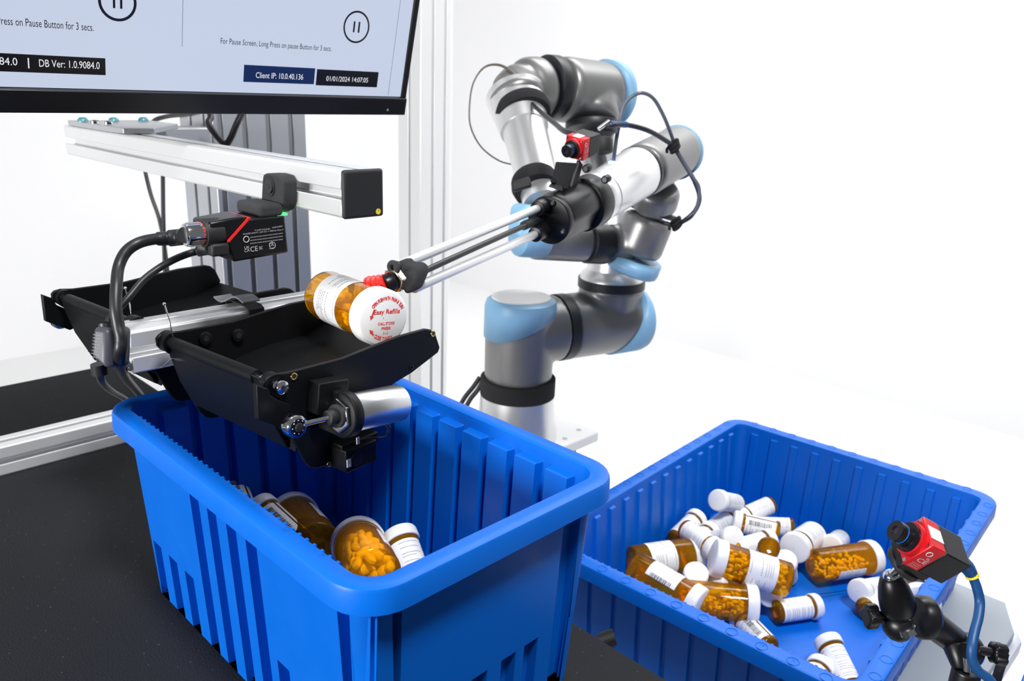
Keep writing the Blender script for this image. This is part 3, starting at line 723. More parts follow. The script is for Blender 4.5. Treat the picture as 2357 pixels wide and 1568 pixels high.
# print on its cap
ct = MB(); cn_ = ax_h; hx = camdir(1, .10, 0); hx = (hx-cn_*hx.dot(cn_)).normalized(); hy = cn_.cross(hx)
if hy.z < 0: hy = -hy
co_ = hc_+cn_*.0003+hx*.003
for s_, yy, hh, w in (('Easy Refills', .0042, .0042, .0275), ('CALL STORE', -.0060, .0025, .0175), ('PRESS', -.0105, .0025, .0095), ('1-1', -.0150, .0025, .0045)):
    put_text(ct, s_, co_+hy*yy, hx, hy, hh, w, 'C', bold=.02)
def arctext(mb, s, R, a_mid, span, h, flip=False):
    n = len(s)
    for i, ch_ in enumerate(s):
        if ch_ == ' ': continue
        u = (i/(n-1)-.5)*span; a = a_mid-u if not flip else a_mid+u
        d = hx*math.cos(a)+hy*math.sin(a); tt = hx*math.sin(a)-hy*math.cos(a)
        gv = glyphs(ch_, .03)[0]; wn = (max(v.x for v in gv)-min(v.x for v in gv))*h/.7*.62
        if flip: put_text(mb, ch_, co_+d*(R+h), -tt, -d, h, wn, 'C', bold=.03)
        else: put_text(mb, ch_, co_+d*R, tt, d, h, wn, 'C', bold=.03)
arctext(ct, 'OPEN PUSH WITH PALM & TURN', .0168, math.radians(86), math.radians(112), .0034)
arctext(ct, 'CLOSE TIGHTLY', .0175, math.radians(-97), math.radians(54), .0034, True)
for (bx, by, ex, ey) in ((-.0132, .0088, -.0168, -.0010), (-.0128, -.0150, -.0172, -.0095)):
    a, b = V((bx, by, 0)), V((ex, ey, 0)); d = (b-a).normalized(); n_ = V((-d.y, d.x, 0)); w = .0008
    pts = [a+n_*w, a-n_*w, b-d*.004-n_*w, b-d*.004-n_*w*2.6, b, b-d*.004+n_*w*2.6, b-d*.004+n_*w]
    ct.add([co_+hx*p.x+hy*p.y for p in pts], [tuple(range(7))])
capo = [c for c in hv.children if c.name.startswith('cap')][0]
me = ct.build('red_lettering', INKR, None); me.parent = capo; me.matrix_parent_inverse = HM.inverted()

# wide tote: (kind, cap px, cap z, base px, base z, label, roll)
B2 = [
 ('L', (1632, 1279), -0.11, (1822, 1338), -0.135, 'large orange pill bottle with white wrap label lying on top of the heap', -2.0, 5),
 ('LC', (1738, 1392), -0.155, (1560, 1374), -0.155, 'large clear orange bottle of tablets nearest the front rim of the wide tote', -1.2, 6),
 ('LC', (2033, 1279), -0.165, (1853, 1306), -0.165, 'large orange bottle half full of tablets beside the camera, cap to the right', -2.7, 7),
 ('L', (1612, 1273), -0.152, (1449, 1297), -0.152, 'dark orange bottle with white label lying leftmost against the tote wall', -2.0, None),
 ('LC', (1590, 1385), -0.15, (1478, 1318), -0.14, 'orange bottle with barcode sticker leaning at the left front of the heap', -4.95, None),
 ('L', (2120, 1392), -0.155, (2085, 1340), None, 'white labelled large bottle mostly hidden behind the camera arm', -2.0, None),
 ('M', (1815, 1272), -0.15, (1884, 1222), -0.165, 'medium white labelled bottle with grey shadowed cap right of the heap', -2.2, None),
 ('S', (1650, 1151), -0.12, (1698, 1160), None, 'small bottle with its pale round cap facing out at the back of the heap', -2.1, None),
 ('S', (1708, 1192), -0.165, (1770, 1164), -0.155, 'small bottle pointing its orange base at the back wall of the wide tote', -2.1, None),
 ('S', (1608, 1190), -0.15, (1552, 1245), -0.165, 'small bottle leaning at the left back with its orange base down', -2.1, None),
 ('S', (1674, 1193), -0.17, (1640, 1220), -0.175, 'small white bottle sunk between the leftmost ones at the back', -2.1, None),
 ('S', (1694, 1201), -0.135, (1786, 1222), -0.14, 'small bottle with a barcode showing, lying across the back of the heap', -4.75, None),
 ('S', (1740, 1212), -0.17, (1812, 1214), -0.165, 'small bottle with orange rim end behind the barcode bottle', -2.1, None),
 ('S', (1630, 1228), -0.16, (1590, 1262), -0.168, 'small white bottle directly left of the big one on top', -2.1, None),
 ('S', (1690, 1238), -0.13, (1640, 1244), None, 'small bottle whose white cap touches the top of the big bottle', -2.1, None),
 ('S', (1762, 1246), -0.145, (1705, 1262), -0.15, 'small bottle with white cap just behind the middle of the big bottle', -2.1, None),
 ('S', (1912, 1258), -0.163, (1935, 1240), None, 'small white cap bottle in the gap between medium and half full bottle', -2.1, None),
 ('S', (1806, 1290), -0.135, (1812, 1330), None, 'small bottle standing cap up behind the base of the big bottle', -2.1, None),
 ('S', (1758, 1292), -0.15, (1767, 1268), -0.12, 'small bottle upside down with its orange base up in the middle', -2.1, None),
 ('S', (1603, 1318), -0.128, (1588, 1368), None, 'small bottle standing cap up between the two clear orange bottles', -2.1, None),
 ('S', (1640, 1338), -0.14, (1705, 1362), None, 'small bottle with grey printed cap facing left in front of the big bottle', -2.1, None),
 ('S', (1880, 1395), -0.178, (1786, 1409), -0.178, 'small white labelled bottle lying alone on the blue floor, cap right', -2.1, None),
 ('S', (1974, 1362), -0.163, (2032, 1352), None, 'small bottle with green printed cap facing out left of the camera arm', -2.1, None),
 ('S', (2062, 1378), -0.178, (1992, 1402), -0.178, 'small bottle with dark orange base toward the arm knob', -2.1, None),
 ('S', (1915, 1497), -0.16, (1946, 1560), -0.172, 'small white bottle with cap up near the front right corner of the tote', -2.1, None),
 ('S', (1886, 1542), -0.172, (1850, 1600), -0.178, 'small bottle mostly hidden by the front rim beside the corner bottle', -2.1, None),
 ('S', (1700, 1418), -0.178, (1772, 1494), -0.178, 'small barcode labelled bottle tucked under the front rim of the tote', -4.75, None),
 ('S', (1626, 1252), -0.128, (1598, 1232), -0.128, 'small orange base showing left of the cap of the big bottle', -2.1, None),
 ('S', (1775, 1372), -0.16, (1735, 1335), None, 'small bottle under the big one with only a white cap edge showing', -2.1, None),
]
for k, cp, cz, bp_, bz, lb, ro, ps in B2:
    C_ = zp(*cp, cz)
    if bz is None:                                   # base end lies beyond the cap end, one bottle length away
        rr_ = ray(*bp_); w_ = CAM-C_; A_ = rr_.dot(rr_); q_ = 2*w_.dot(rr_); D_q = q_*q_-4*A_*(w_.dot(w_)-PROT[k]['L']**2)
        E_ = CAM+rr_*((-q_+math.sqrt(max(D_q, 0)))/2/A_)
    else: E_ = zp(*bp_, bz)
    v_, M_ = vial(k, C_, E_, lb, G2, roll=ro)
    if ps: tablets(M_, k, {5: 'yellow tablets inside the big bottle on top of the heap', 6: 'yellow tablets inside the clear bottle nearest the front rim', 7: 'yellow tablets heaped in the half full bottle near the camera'}[ps], ps, .55 if ps == 7 else .8, 75 if ps == 7 else 120, size=.8)
# deep tote
v_, M_ = vial('LC', zp(814, 1230, .062), zp(872, 1350, .105), 'orange bottle full of yellow tablets in the deep blue tote', G1, roll=-2.3)
M1 = M_
tablets(M_, 'LC', 'yellow tablet inside the orange bottle in the deep blue tote', 9, .9, 75, True, size=1.4, group='tablets in the bottle in the deep blue tote')
vial('S', zp(929, 1258, .075), zp(956, 1335, .058), 'small white labelled bottle right of the tablet bottle in the deep tote', G1, roll=-2.3)
vial('LC', zp(656, 1165, .045), zp(752, 1288, .075), 'dark empty looking orange bottle with barcode sticker in the deep tote', G1, roll=-2.3)
vial('S', zp(600, 1172, .085), zp(684, 1250, .07), 'small bottle partly hidden behind the near rim of the deep tote', G1, roll=1.6)
vial('S', zp(535, 1122, .075), zp(562, 1190, .06), 'small bottle of which only the white cap shows over the rim', G1, roll=1.5)
vial('L', zp(790, 1330, .02), zp(700, 1240, .02), 'orange bottle lying lowest beside the dark one in the deep tote', G1, roll=1.5)

# ------------------------------------------------------------------ gripper tool
def px2m(r, d): return r*d/FPX
tgp = thing('suction_gripper', P(1330, 480, 1.05), 'black gripper head with two long silver rods and red suction cup', 'robot gripper')
F0 = P(1262, 508, 1.0)                     # front face centre of the head
taxis = (P(1440, 425, 1.15)-F0).normalized()
gx, gy, gz = frame(taxis, Z)               # gx sideways, gy up
R0 = px2m(56, 1.02)
mb = MB(); mb.cyl(F0, F0+taxis*.012, R0, n=48, bev=.0015); mb.build('front_plate', BLACKS, tgp)
mb = MB()
RR = []
for t_, r_, sq in ((.010, R0*1.0, 0), (.014, R0*1.03, .0), (.075, R0*1.05, 0), (.080, R0*1.0, 0)):
    RR.append([F0+taxis*t_+(gx*math.cos(a)+gy*math.sin(a))*min(r_, r_*.86/max(abs(math.cos(a-.5)), .01)) for a in [TAU*i/56 for i in range(56)]])
mb.rings(RR); mb.build('head_body', BLACKS, tgp, bevel=0)
mb = MB(); mb.cyl(F0+taxis*.078, F0+taxis*.108, R0*1.16, n=56, bev=.0015); fl = mb.build('rear_flange', BLACKS, tgp)
mb = MB(); mb.cyl(F0+taxis*.107, F0+taxis*.128, R0*1.12, n=56, bev=.001); mb.build('silver_flange', ROBT, tgp)
for a in (.6, 1.9, 3.6, 5.6):
    for (t0, rr) in ((0, .80),):
        q = F0+taxis*t0+(gx*math.cos(a)+gy*math.sin(a))*R0*rr
        mb = MB(); mb.cyl(q+taxis*.001, q-taxis*.003, .0042, n=20, bev=.0005); s_ = mb.build('socket_screw', BLACKS, tgp)
        mb = MB(); mb.cyl(q-taxis*.0028, q-taxis*.0033, .0022, n=6); mb.build('hex_socket', ZINC, s_)
for x_, y_ in ((1350, 388), (1394, 413)):
    q = P(x_, y_, 1.03); mb = MB(); mb.cyl(q-taxis*.003, q+taxis*.007, .0052, n=20, bev=.0005); s_ = mb.build('socket_screw', BLACKS, tgp)
    mb = MB(); mb.cyl(q-taxis*.0034, q-taxis*.0028, .0034, n=20); mb.build('hex_socket', ZINC, s_)
tip = P(938, 640, .775)
rods = (((1242, 478, .985), (921, 611, .775)), ((1236, 538, .985), (952, 664, .785)))
for a, b in rods:
    mb = MB(); A, Bq = P(*a), P(*b); mb.cyl(Bq, A, .0050, n=24, bev=.0006); mb.build('rod', ALU, tgp)
    mb = MB(); mb.cyl(A-(A-Bq).normalized()*.006, A+(A-Bq).normalized()*.018, .0095, n=24, bev=.001); mb.build('rod_socket', BLACKS, tgp)
mb = MB(); mb.tube([P(962, 631, .785), P(1060, 586, .84), P(1160, 541, .91), P(1238, 506, .985)], .0032, 12); mb.build('air_hose', CABLE, tgp)
mb = MB(); mb.cyl(P(1205, 520, .955), P(1245, 503, 1.0), .0055, n=20, bev=.0006); mb.build('hose_fitting', BLACKM, tgp)
# tip block
tx_, ty_, tz_ = frame(P(1100, 570, .87)-P(938, 640, .775))
mb = MB(); mb.prism([P(*p, .768) for p in ((902, 607), (921, 601), (929, 612), (950, 612), (963, 622), (962, 640), (949, 672), (934, 680), (922, 660), (912, 640))], tz_*.018); mb.build('tip_block', FOAM, tgp, bevel=.003)
mb = MB(); a = P(906, 616, .762); mb.torus(a, tz_, .0048, .0026, 20, 10); rc_ = mb.build('rod_clamp', FOAM, tgp); mb = MB(); mb.cyl(a+tz_*.001, a+tz_*.006, .005, n=16); mb.build('rod_bore', BLACKM, rc_)
mb = MB(); mb.cyl(P(915, 642, .772), P(903, 648, .766), .0125, n=6, a0=.2); mb.build('brass_nut', NICKEL, tgp, bevel=.0008)
mb = MB(); mb.cyl(P(905, 647, .767), P(884, 657, .762), .0095, n=28, bev=.0008); mb.build('cup_collar', BLACKS, tgp)
mb = MB(); a, b = P(892, 652, .763), P(853, 668, .768); d = (b-a); L_ = d.length; pr_ = []
for i in range(25):
    u = i/24; pr_.append((L_*u, .0085+.0045*u+.0012*math.sin(u*TAU*4)))
mb.lathe(a, d, pr_, 32); mb.build('red_bellows', REDR, tgp)
# ------------------------------------------------------------------ red cameras
def smart_camera(org, l, u, s, label, feet=True):
    """org: centre of the front red block, l: lens direction, u: up, s: size of the square face"""
    l = l.normalized(); u = (u-l*u.dot(l)).normalized(); w = l.cross(u)
    t = thing('machine_vision_camera', org, label, 'camera')
    mb = MB(); mb.box(org, (s*.5, s, s), (l, w, u)); rb = mb.build('red_front', REDM, t, bevel=.0012)
    mb = MB(); mb.box(org-l*(s*.25+s*.42), (s*.84, s*.98, s*.98), (l, w, u)); mb.build('black_housing', BLACKS, t, bevel=.001)
    mb = MB(); f = org+l*s*.25; mb.cyl(f-l*.0005, f+l*s*.14, s*.46, n=36, bev=.0006); mb.build('lens_mount', REDM, t)
    mb = MB(); mb.lathe(f+l*s*.12, l, [(0, s*.40), (s*.12, s*.40), (s*.13, s*.30), (s*.20, s*.30), (s*.21, s*.26), (s*.34, s*.26), (s*.35, s*.28), (s*.5, s*.28), (s*.5, s*.12), (s*.45, s*.10)], 36); ln_ = mb.build('lens', BLACKS, t)
    mb = MB(); mb.torus(f+l*s*.40, l, s*.262, s*.012, 36, 8); mb.build('blue_ring', mat('blue_ring', (.01, .12, .5), .4), ln_)
    mb = MB(); mb.cyl(f+l*s*.55, f+l*s*.575, s*.12, n=24); mb.build('front_glass', mat('lens_glass', (.02, .01, .03), .05, coat=1), ln_)
    mb = MB()
    for sgn in (1, -1):
        mb.box(org-l*s*.02+u*sgn*(s*.5+.0002), (s*.42, s*.42, .0006), (l, w, u))
    mb.build('silver_label', ALU, t)
    mb = MB()
    for a in (-1, 1):
        for b in (-1, 1): mb.cyl(org+l*s*.245+w*a*s*.4+u*b*s*.4, org+l*(s*.25+.0006)+w*a*s*.4+u*b*s*.4, s*.055, n=14)
    mb.build('corner_screws', CHROME, t)
    pr = MB()
    for sg in (1, -1):
        fc = org+w*sg*(s*.5+.00025); xd = (-l if sg*1 > 0 else l); xd = u.cross(w*sg)
        put_text(pr, 'CE', fc-u*s*.16-xd*s*.14, xd, u, s*.15, s*.30); pr.torus(fc+u*s*.22-xd*s*.06, w, s*.08, s*.012, 20, 6)
        put_text(pr, 'IL', fc+u*s*.02+xd*s*.02, xd, u, s*.07, s*.12)
        for i in range(3): put_text(pr, 'zxmnwx', fc-u*(s*.27+i*s*.07)-xd*s*.16, xd, u, s*.035, s*.3)
    pr.build('printed_marks', PRINT, t)
    return t, w, u, l
# upper camera on the gripper
w0 = V((.78, .37, -.51)); d0 = V((-.05, .95, .61)); l0 = V((-.7, .45, -.75))
l1 = camdir(*l0); u1 = -camdir(*d0)
s1 = .028
orgc = P(1329, 338, 1.03)
tc1, w1, uu1, ll1 = smart_camera(orgc, l1, u1, s1, 'small red and black camera mounted on top of the gripper head')
mb = MB(); bk = orgc-ll1*s1*1.0
mb.box(bk-ll1*s1*.25-uu1*.001, (.014, .013, .020), (ll1, w1, uu1)); pl_ = mb.build('plug', BLACKM, tc1, bevel=.001)
mb = MB(); mb.cyl(P(1378, 297, 1.055), P(1402, 279, 1.06), .0028, n=16); mb.build('thumb_screw', ZINC, pl_)
tbk = thing('camera_bracket', P(1305, 440, 1.02), 'rough black angled bracket holding the red camera on the gripper', 'bracket')
mb = MB(); mb.prism([P(1279, 372, 1.0), P(1340, 376, 1.035), P(1322, 440, 1.035), P(1268, 425, 1.0)], camdir(.3, -.1, 1)*.007); mb.build('upright', FOAM, tbk, bevel=.001)
mb = MB(); mb.prism([P(1268, 422, .998), P(1324, 438, 1.03), P(1312, 447, 1.015), P(1262, 430, .985)], camdir(0, -.2, 1)*.006); mb.build('foot', FOAM, tbk, bevel=.001)
mb = MB(); mb.prism([P(1335, 368, 1.03), P(1342, 380, 1.033), P(1325, 442, 1.033), P(1313, 447, 1.02), P(1320, 420, 1.025)], camdir(-1, 0, 0)*.004); mb.build('gusset', BLACKM, tbk, bevel=.0008)
for q in ((1274, 419), (1301, 433)):
    mb = MB(); c = P(*q, 1.0); mb.cyl(c, c-camdir(0, .6, 1)*.003, .0038, n=16); mb.build('screw', BLACKS, tbk)
# cables around the gripper
cb = MB(); cb.tube([P(1395, 290, 1.06), P(1412, 288, 1.06), P(1445, 288, 1.08), P(1490, 300, 1.1), P(1530, 322, 1.13), P(1552, 340, 1.15), P(1580, 385, 1.17), P(1600, 420, 1.18), P(1610, 455, 1.18), P(1600, 485, 1.18), P(1575, 508, 1.18), P(1550, 518, 1.2), P(1533, 514, 1.22)], .0034)
tag(cb.build('camera_cable', mat('dark_blue_black_cable', (.014, .018, .03), .4)), 'dark cable from the red camera looping right past the knotted ties', 'cable')
cb = MB(); cb.tube([P(1405, 285, 1.06), P(1442, 287, 1.078)], .0042, 12, 0); tag(cb.build('cable_boot', BLUEC), 'blue strain relief sleeve on the cable behind the red camera', 'cable sleeve')
cb = MB(); cb.tube([P(1412, 372, 1.1), P(1416, 340, 1.09), P(1424, 290, 1.08), P(1435, 245, 1.08), P(1455, 222, 1.08), P(1480, 214, 1.08), P(1505, 228, 1.1), P(1528, 268, 1.12), P(1545, 310, 1.14), P(1556, 340, 1.15), P(1585, 395, 1.165), P(1608, 430, 1.17), P(1606, 470, 1.175), P(1590, 500, 1.18), P(1560, 516, 1.19)], .0026)
tag(cb.build('air_hose', mat('grey_hose', (.10, .11, .15), .35)), 'thin grey hose arching up from the gripper head to the knot', 'hose')
mb = MB(); c = P(1408, 374, 1.095); mb.box(c, (.008, .005, .003), (gx, taxis, gy)); tag(mb.build('indicator_light', GLOWB, tgp), 'blue glowing indicator')
for (x, y, d, lb) in ((1552, 337, 1.15, 'black tie knotted round both cables beside the wrist cap'), (1557, 515, 1.19, 'black tie knotted round the lower end of the cables')):
    mb = MB(); c = P(x, y, d); rn = random.Random(x)
    for i in range(3): mb.torus(c+camdir(.2, .6, 0)*(.004*(i-1)), camdir(.5+.2*i, .8, .3*(i-1)), .0065, .0030, 20, 8)
    mb.tube([c, c+camdir(-1, .3, 0)*.010, c+camdir(-1, .9, 0)*.014], .0022, 8); mb.tube([c, c+camdir(.4, -1, 0)*.012], .0022, 8, 0); tag(mb.build('cable_tie', VELC), lb, 'cable tie')
cb = MB(); cb.tube([P(1200, 232, 1.38), P(1198, 200, 1.38), P(1182, 170, 1.38), P(1150, 150, 1.4), P(1115, 155, 1.42), P(1090, 190, 1.42), P(1081, 240, 1.42), P(1083, 290, 1.42), P(1105, 335, 1.44), P(1140, 365, 1.46), P(1175, 378, 1.48), P(1240, 385, 1.5)], lambda t: .0042-.0028*min(1, t*2.4))
tag(cb.build('loose_cable', mat('brown_grey_cable', (.10, .085, .07), .4)), 'thin cable making a big loop left of the robot elbow', 'cable')
cb = MB(); cb.tube([P(1212, 240, 1.36), P(1216, 280, 1.35), P(1226, 330, 1.33), P(1228, 370, 1.32), P(1238, 398, 1.3), P(1250, 420, 1.29)], .0036)
tag(cb.build('arm_cable', CABLE), 'dark cable running down the silver forearm tube', 'cable')
cb = MB(); cb.tube([P(1225, 240, 1.36), P(1250, 262, 1.28), P(1278, 285, 1.2), P(1300, 302, 1.12), P(1340, 312, 1.085)], .0040)
tag(cb.build('arm_cable', CABLE), 'dark cable from the forearm strap to the red camera', 'cable')

# ------------------------------------------------------------------ robot arm
tr = thing('industrial_robot', P(1185, 1000, 1.5), 'grey and silver jointed robot arm with light blue joint caps', 'robot')
def pr_(a, b): return (P(*a), P(*b))
def housing(segs, name='joint_housing', label=None):
    mb = MB()
    for (a, b, r) in segs:
        A, Bq = P(*a), P(*b); rr = px2m(r, (a[2]+b[2])/2); L_ = (Bq-A).length
        k = rr*.25; mb.lathe(A, Bq-A, [(0, rr-k), (k*.3, rr-k*.3), (k, rr), (L_-k, rr), (L_-k*.3, rr-k*.3), (L_, rr-k)], 56)
    def mods(o):
        m = o.modifiers.new('blend', 'REMESH'); m.mode = 'VOXEL'; m.voxel_size = .0028; m.use_smooth_shade = True
        s = o.modifiers.new('soft', 'SMOOTH'); s.factor = .6; s.iterations = 14
    return mb.build(name, ROBG, tr, mods=mods)
def capsolid(c, d, r, L_, cutp, cutn, label='light blue cap', white=False):
    """rounded cap: cylinder from c along d, kept on the side of plane (cutp,cutn)"""
    mb = MB(); k = r*.22; mb.lathe(c, d, [(-.001, r*.98), (0, r), (L_-k, r*.985), (L_-k*.35, r*.94), (L_, r*.82), (L_+.001, .001)], 56)
    me_v = mb
    o = mb.build('joint_cap', ROBB, tr); bm = bmesh.new(); bm.from_mesh(o.data)
    base = ORG[tr]; res = bmesh.ops.bisect_plane(bm, geom=list(bm.verts)+list(bm.edges)+list(bm.faces), plane_co=cutp-base, plane_no=cutn, clear_inner=True)
    ed = [e_ for e_ in res['geom_cut'] if isinstance(e_, bmesh.types.BMEdge)]
    try: bmesh.ops.contextual_create(bm, geom=ed)
    except Exception: pass
    bm.to_mesh(o.data); bm.free(); tag(o, label); return o
def ring(a, b, r, name='seal_ring', m=ROBK):
    A, Bq = P(*a), P(*b); mb = MB(); mb.cyl(A, Bq, px2m(r, (a[2]+b[2])/2), n=56, bev=.001); return mb.build(name, m, tr)
def rtube(a, b, r0, r1=None, name='silver_tube'):
    A, Bq = P(*a), P(*b); mb = MB(); L_ = (Bq-A).length; mb.lathe(A, Bq-A, [(0, px2m(r0, a[2])), (L_, px2m(r1 or r0, b[2]))], 56); return mb.build(name, ROBT, tr)
def vdir(p, d_): return P(*p)+V((0, 0, d_))
# base: vertical axis
B0 = P(1187, 1005, 1.5)
def vert(z0, z1, r0, r1, name, m):
    mb = MB(); mb.lathe(B0+Z*z0, Z, [(0, r0), (z1-z0, r1)], 56); return mb.build(name, m, tr)
hz = lambda y: (1005-y)*1.5/FPX/math.cos(PITCH)
vert(0, hz(895), .076, .0665, 'base_tube', ROBT)
o = vert(hz(903), hz(866), .0685, .0685, 'base_strap', VELC)
zc = hz(765)
# horizontal joint axis of the shoulder
J0 = B0+Z*zc; J1 = P(1445, 772, 1.56)
J1 = V((J1.x, J1.y, J0.z)); jd = (J1-J0).normalized(); rj = .0605
mb = MB(); zt_ = hz(700)
mb.lathe(B0+Z*hz(868), Z, [(0, .056), (.003, .0615), (hz(705)-hz(868)-.012, .0625), (hz(705)-hz(868), .050)], 56)
JL = (J1-J0).length
mb.lathe(J0, jd, [(0, rj-.01), (.01, rj), (.0755, rj)], 56)
def rem(o):
    m = o.modifiers.new('blend', 'REMESH'); m.mode = 'VOXEL'; m.voxel_size = .0028; m.use_smooth_shade = True
    s = o.modifiers.new('soft', 'SMOOTH'); s.factor = .6; s.iterations = 14
mb.build('joint_housing', ROBG, tr, mods=rem)
side = frame(jd, Z)[0]
capsolid(B0+Z*hz(800), Z, .0652, hz(690)-hz(800), B0+Z*hz(742), (Z*1.0-jd*.42).normalized())
mb = MB(); mb.lathe(B0+Z*(hz(690)-.001), Z, [(0, .053), (.003, .052), (.0032, .001)], 48); tag(mb.build('cap_lid', WMET, tr), 'white round lid')
mb = MB(); mb.lathe(J0+jd*.075, jd, [(0, rj+.001), (.0175, rj+.001)], 56); mb.build('seal_ring', ROBK, tr)
SH = J0+jd*(JL*.80)                           # shoulder, upper arm rises from here
UA0 = SH; UA1 = P(1372, 235, 1.56)
zu = hz(680)
mb = MB(); mb.lathe(J0+jd*.0925, jd, [(0, rj), (JL-.0925-.012, rj), (JL-.0925, rj-.01)], 56)
mb.lathe(SH-Z*.005, Z, [(0, rj-.012), (.07, rj), (hz(683)-zc+.005, rj)], 56); mb.build('joint_housing', ROBG, tr, mods=rem)
capsolid(J0+jd*(JL-.075), jd, rj+.0035, .098, J0+jd*(JL-.02), (jd*1.0-Z*.52).normalized())
mb = MB(); mb.lathe(SH+Z*(hz(685)-zc), Z, [(0, rj+.002), (.016, rj+.002)], 56); mb.build('seal_ring', ROBK, tr)
z_a = hz(685)-zc+.016
mb = MB(); mb.lathe(SH+Z*z_a, Z, [(0, rj-.001), (.008, rj-.003), (.018, rj-.014), (.05, rj-.017)], 56); mb.build('silver_tube', ROBT, tr)
top_ = P(1372, 300, 1.56); hA = (V((SH.x, SH.y, 0))-V((top_.x, top_.y, 0))).length
mb = MB(); mb.cyl(SH+Z*(z_a+.048), P(1368, 290, 1.55), rj-.017, n=48); mb.build('upper_arm_tube', ROBT, tr)
mb = MB(); mb.lathe(SH+Z*(z_a+.038), Z, [(0, rj-.014), (.03, rj-.014)], 56); o = mb.build('upper_arm_strap', VELC, tr)
# elbow: big upper housing
housing([((1363, 283, 1.50), (1363, 205, 1.52), 62), ((1282, 205, 1.47), (1400, 218, 1.55), 72)])
ring((1364, 300, 1.50), (1364, 284, 1.50), 63)
housing([((1250, 203, 1.46), (1200, 207, 1.43), 71), ((1186, 215, 1.42), (1196, 245, 1.41), 70), ((1215, 198, 1.44), (1180, 235, 1.415), 66)])
ring((1256, 202, 1.46), (1278, 203, 1.472), 72.5)
ed = (P(1420, 220, 1.56)-P(1282, 205, 1.47)).normalized()
capsolid(P(1382, 215, 1.54), ed, px2m(76, 1.55), .044, P(1402, 217, 1.55), (ed*1.0+Z*.25).normalized())
rtube((1186, 222, 1.42), (1207, 300, 1.385), 69, 56, 'silver_tube')
rtube((1200, 270, 1.40), (1250, 470, 1.29), 52, 46, 'forearm_tube')
for a, b, r in (((1201, 250, 1.400), (1207, 270, 1.39), 63), ((1229, 415, 1.31), (1236, 440, 1.295), 53)):
    A, Bq = P(*a), P(*b); mb = MB(); rr = px2m(r, a[2]); L_ = (Bq-A).length; mb.lathe(A, Bq-A, [(0, rr), (L_*.5, rr+.002), (L_, rr-.001)], 56); mb.build('forearm_strap', VELC, tr)
mb = MB(); a = P(1200, 425, 1.24); mb.box(a, (.03, .016, .012), (camdir(1, -.3, 0), camdir(.3, 1, 0), camdir(0, 0, 1))); mb.build('strap_buckle', BLACKM, tr, bevel=.003)
# wrist 1
housing([((1255, 500, 1.28), (1225, 548, 1.27), 44), ((1222, 552, 1.275), (1352, 560, 1.33), 45)])
wd_ = (P(1352, 560, 1.33)-P(1222, 552, 1.275)).normalized()
mb = MB(); A = P(1222, 540, 1.26)
capsolid(P(1248, 545, 1.275), -wd_, px2m(50, 1.27), .046, P(1256, 547, 1.28), (-wd_*1.0).normalized())
mb = MB(); mb.box(P(1219, 512, 1.265), (.058, .045, .055), (wd_, frame(wd_, Z)[0], frame(wd_, Z)[1])); o = mb.build('joint_cap', ROBB, tr, bevel=.012, seg=4); tag(o, 'light blue cap')
ring((1350, 560, 1.325), (1392, 563, 1.345), 46, 'black_band')
# wrist 2
housing([((1395, 560, 1.35), (1450, 565, 1.37), 46), ((1462, 585, 1.36), (1497, 497, 1.34), 58)])
A = P(1452, 612, 1.365); wv = (P(1497, 497, 1.34)-P(1458, 600, 1.362)).normalized()
capsolid(P(1478, 560, 1.352), -wv, px2m(62, 1.36), .055, P(1462, 594, 1.36), (-wv*1.0+camdir(0, 0, 1)*.15).normalized())
ring((1500, 492, 1.335), (1504, 481, 1.333), 57)
# wrist 3
housing([((1502, 480, 1.33), (1515, 430, 1.30), 54), ((1565, 345, 1.33), (1472, 396, 1.215), 60)])
w3 = (P(1565, 345, 1.33)-P(1497, 385, 1.24)).normalized()
capsolid(P(1545, 358, 1.31), w3, px2m(62, 1.32), .040, P(1560, 352, 1.325), (w3*1.0+camdir(.2, .6, 0)*.2).normalized())
ring((1471, 396, 1.214), (1465, 399, 1.207), 61.5)
fe = F0+taxis*.127
mb = MB(); mb.cyl(P(1465, 399, 1.207), fe+taxis*.001, px2m(60, 1.207), R0*1.1, n=56); mb.build('silver_tube', ROBT, tr)
# upper housing underneath tube end (elbow knob seen behind the camera)
mb = MB(); mb.cyl(P(1385, 352, 1.45), P(1385, 318, 1.45), px2m(26, 1.45), n=40, bev=.004); mb.build('rear_bracket', BLACKM, tr)
cb = MB(); cb.tube([P(1105, 868, 1.5), P(1090, 890, 1.5), P(1070, 915, 1.5), P(1050, 950, 1.5)], .0045); cb.tube([P(1110, 880, 1.49), P(1098, 900, 1.49), P(1082, 920, 1.49), P(1066, 950, 1.49)], .0045)
tag(cb.build('base_cable', CABLE), 'black cables leaving the robot base strap to the left', 'cable')
# pedestal
tq = thing('robot_pedestal', V((B0.x, B0.y, -.95)), 'white steel plate on a black post carrying the robot arm', 'pedestal')
zp0 = B0.z
cA = U(1380, 992, 2, zp0)
MB().bb((B0.x-.12, cA.y, zp0-.022), (cA.x, B0.y+.12, zp0)).build('plate', WMET, tq, bevel=.004)
MB().bb((B0.x-.09, cA.y+.03, -.95), (cA.x-.03, B0.y+.09, zp0-.022)).build('post', BLACKM, tq)
for px in ((1332, 990), (1300, 1010)):
    q = U(*px, 2, zp0); mb = MB(); mb.cyl(q, q+Z*.0006, .005, n=16); mb.build('bolt_hole', ALUD, tq)

# ------------------------------------------------------------------ magic arm with the second camera
tma = thing('articulated_camera_mount', P(2228, 1568, .64), 'black ball jointed arm clamped beside the wide tote, holding a camera', 'camera mount')
l2 = camdir(-.87, -.46, -.19); v2 = camdir(-.47, .64, .61)
org2 = P(2118, 1252, .60)
tc2, w2, u2, ll2 = smart_camera(org2, l2, -v2, .028, 'small red and black camera on the ball jointed arm at lower right')
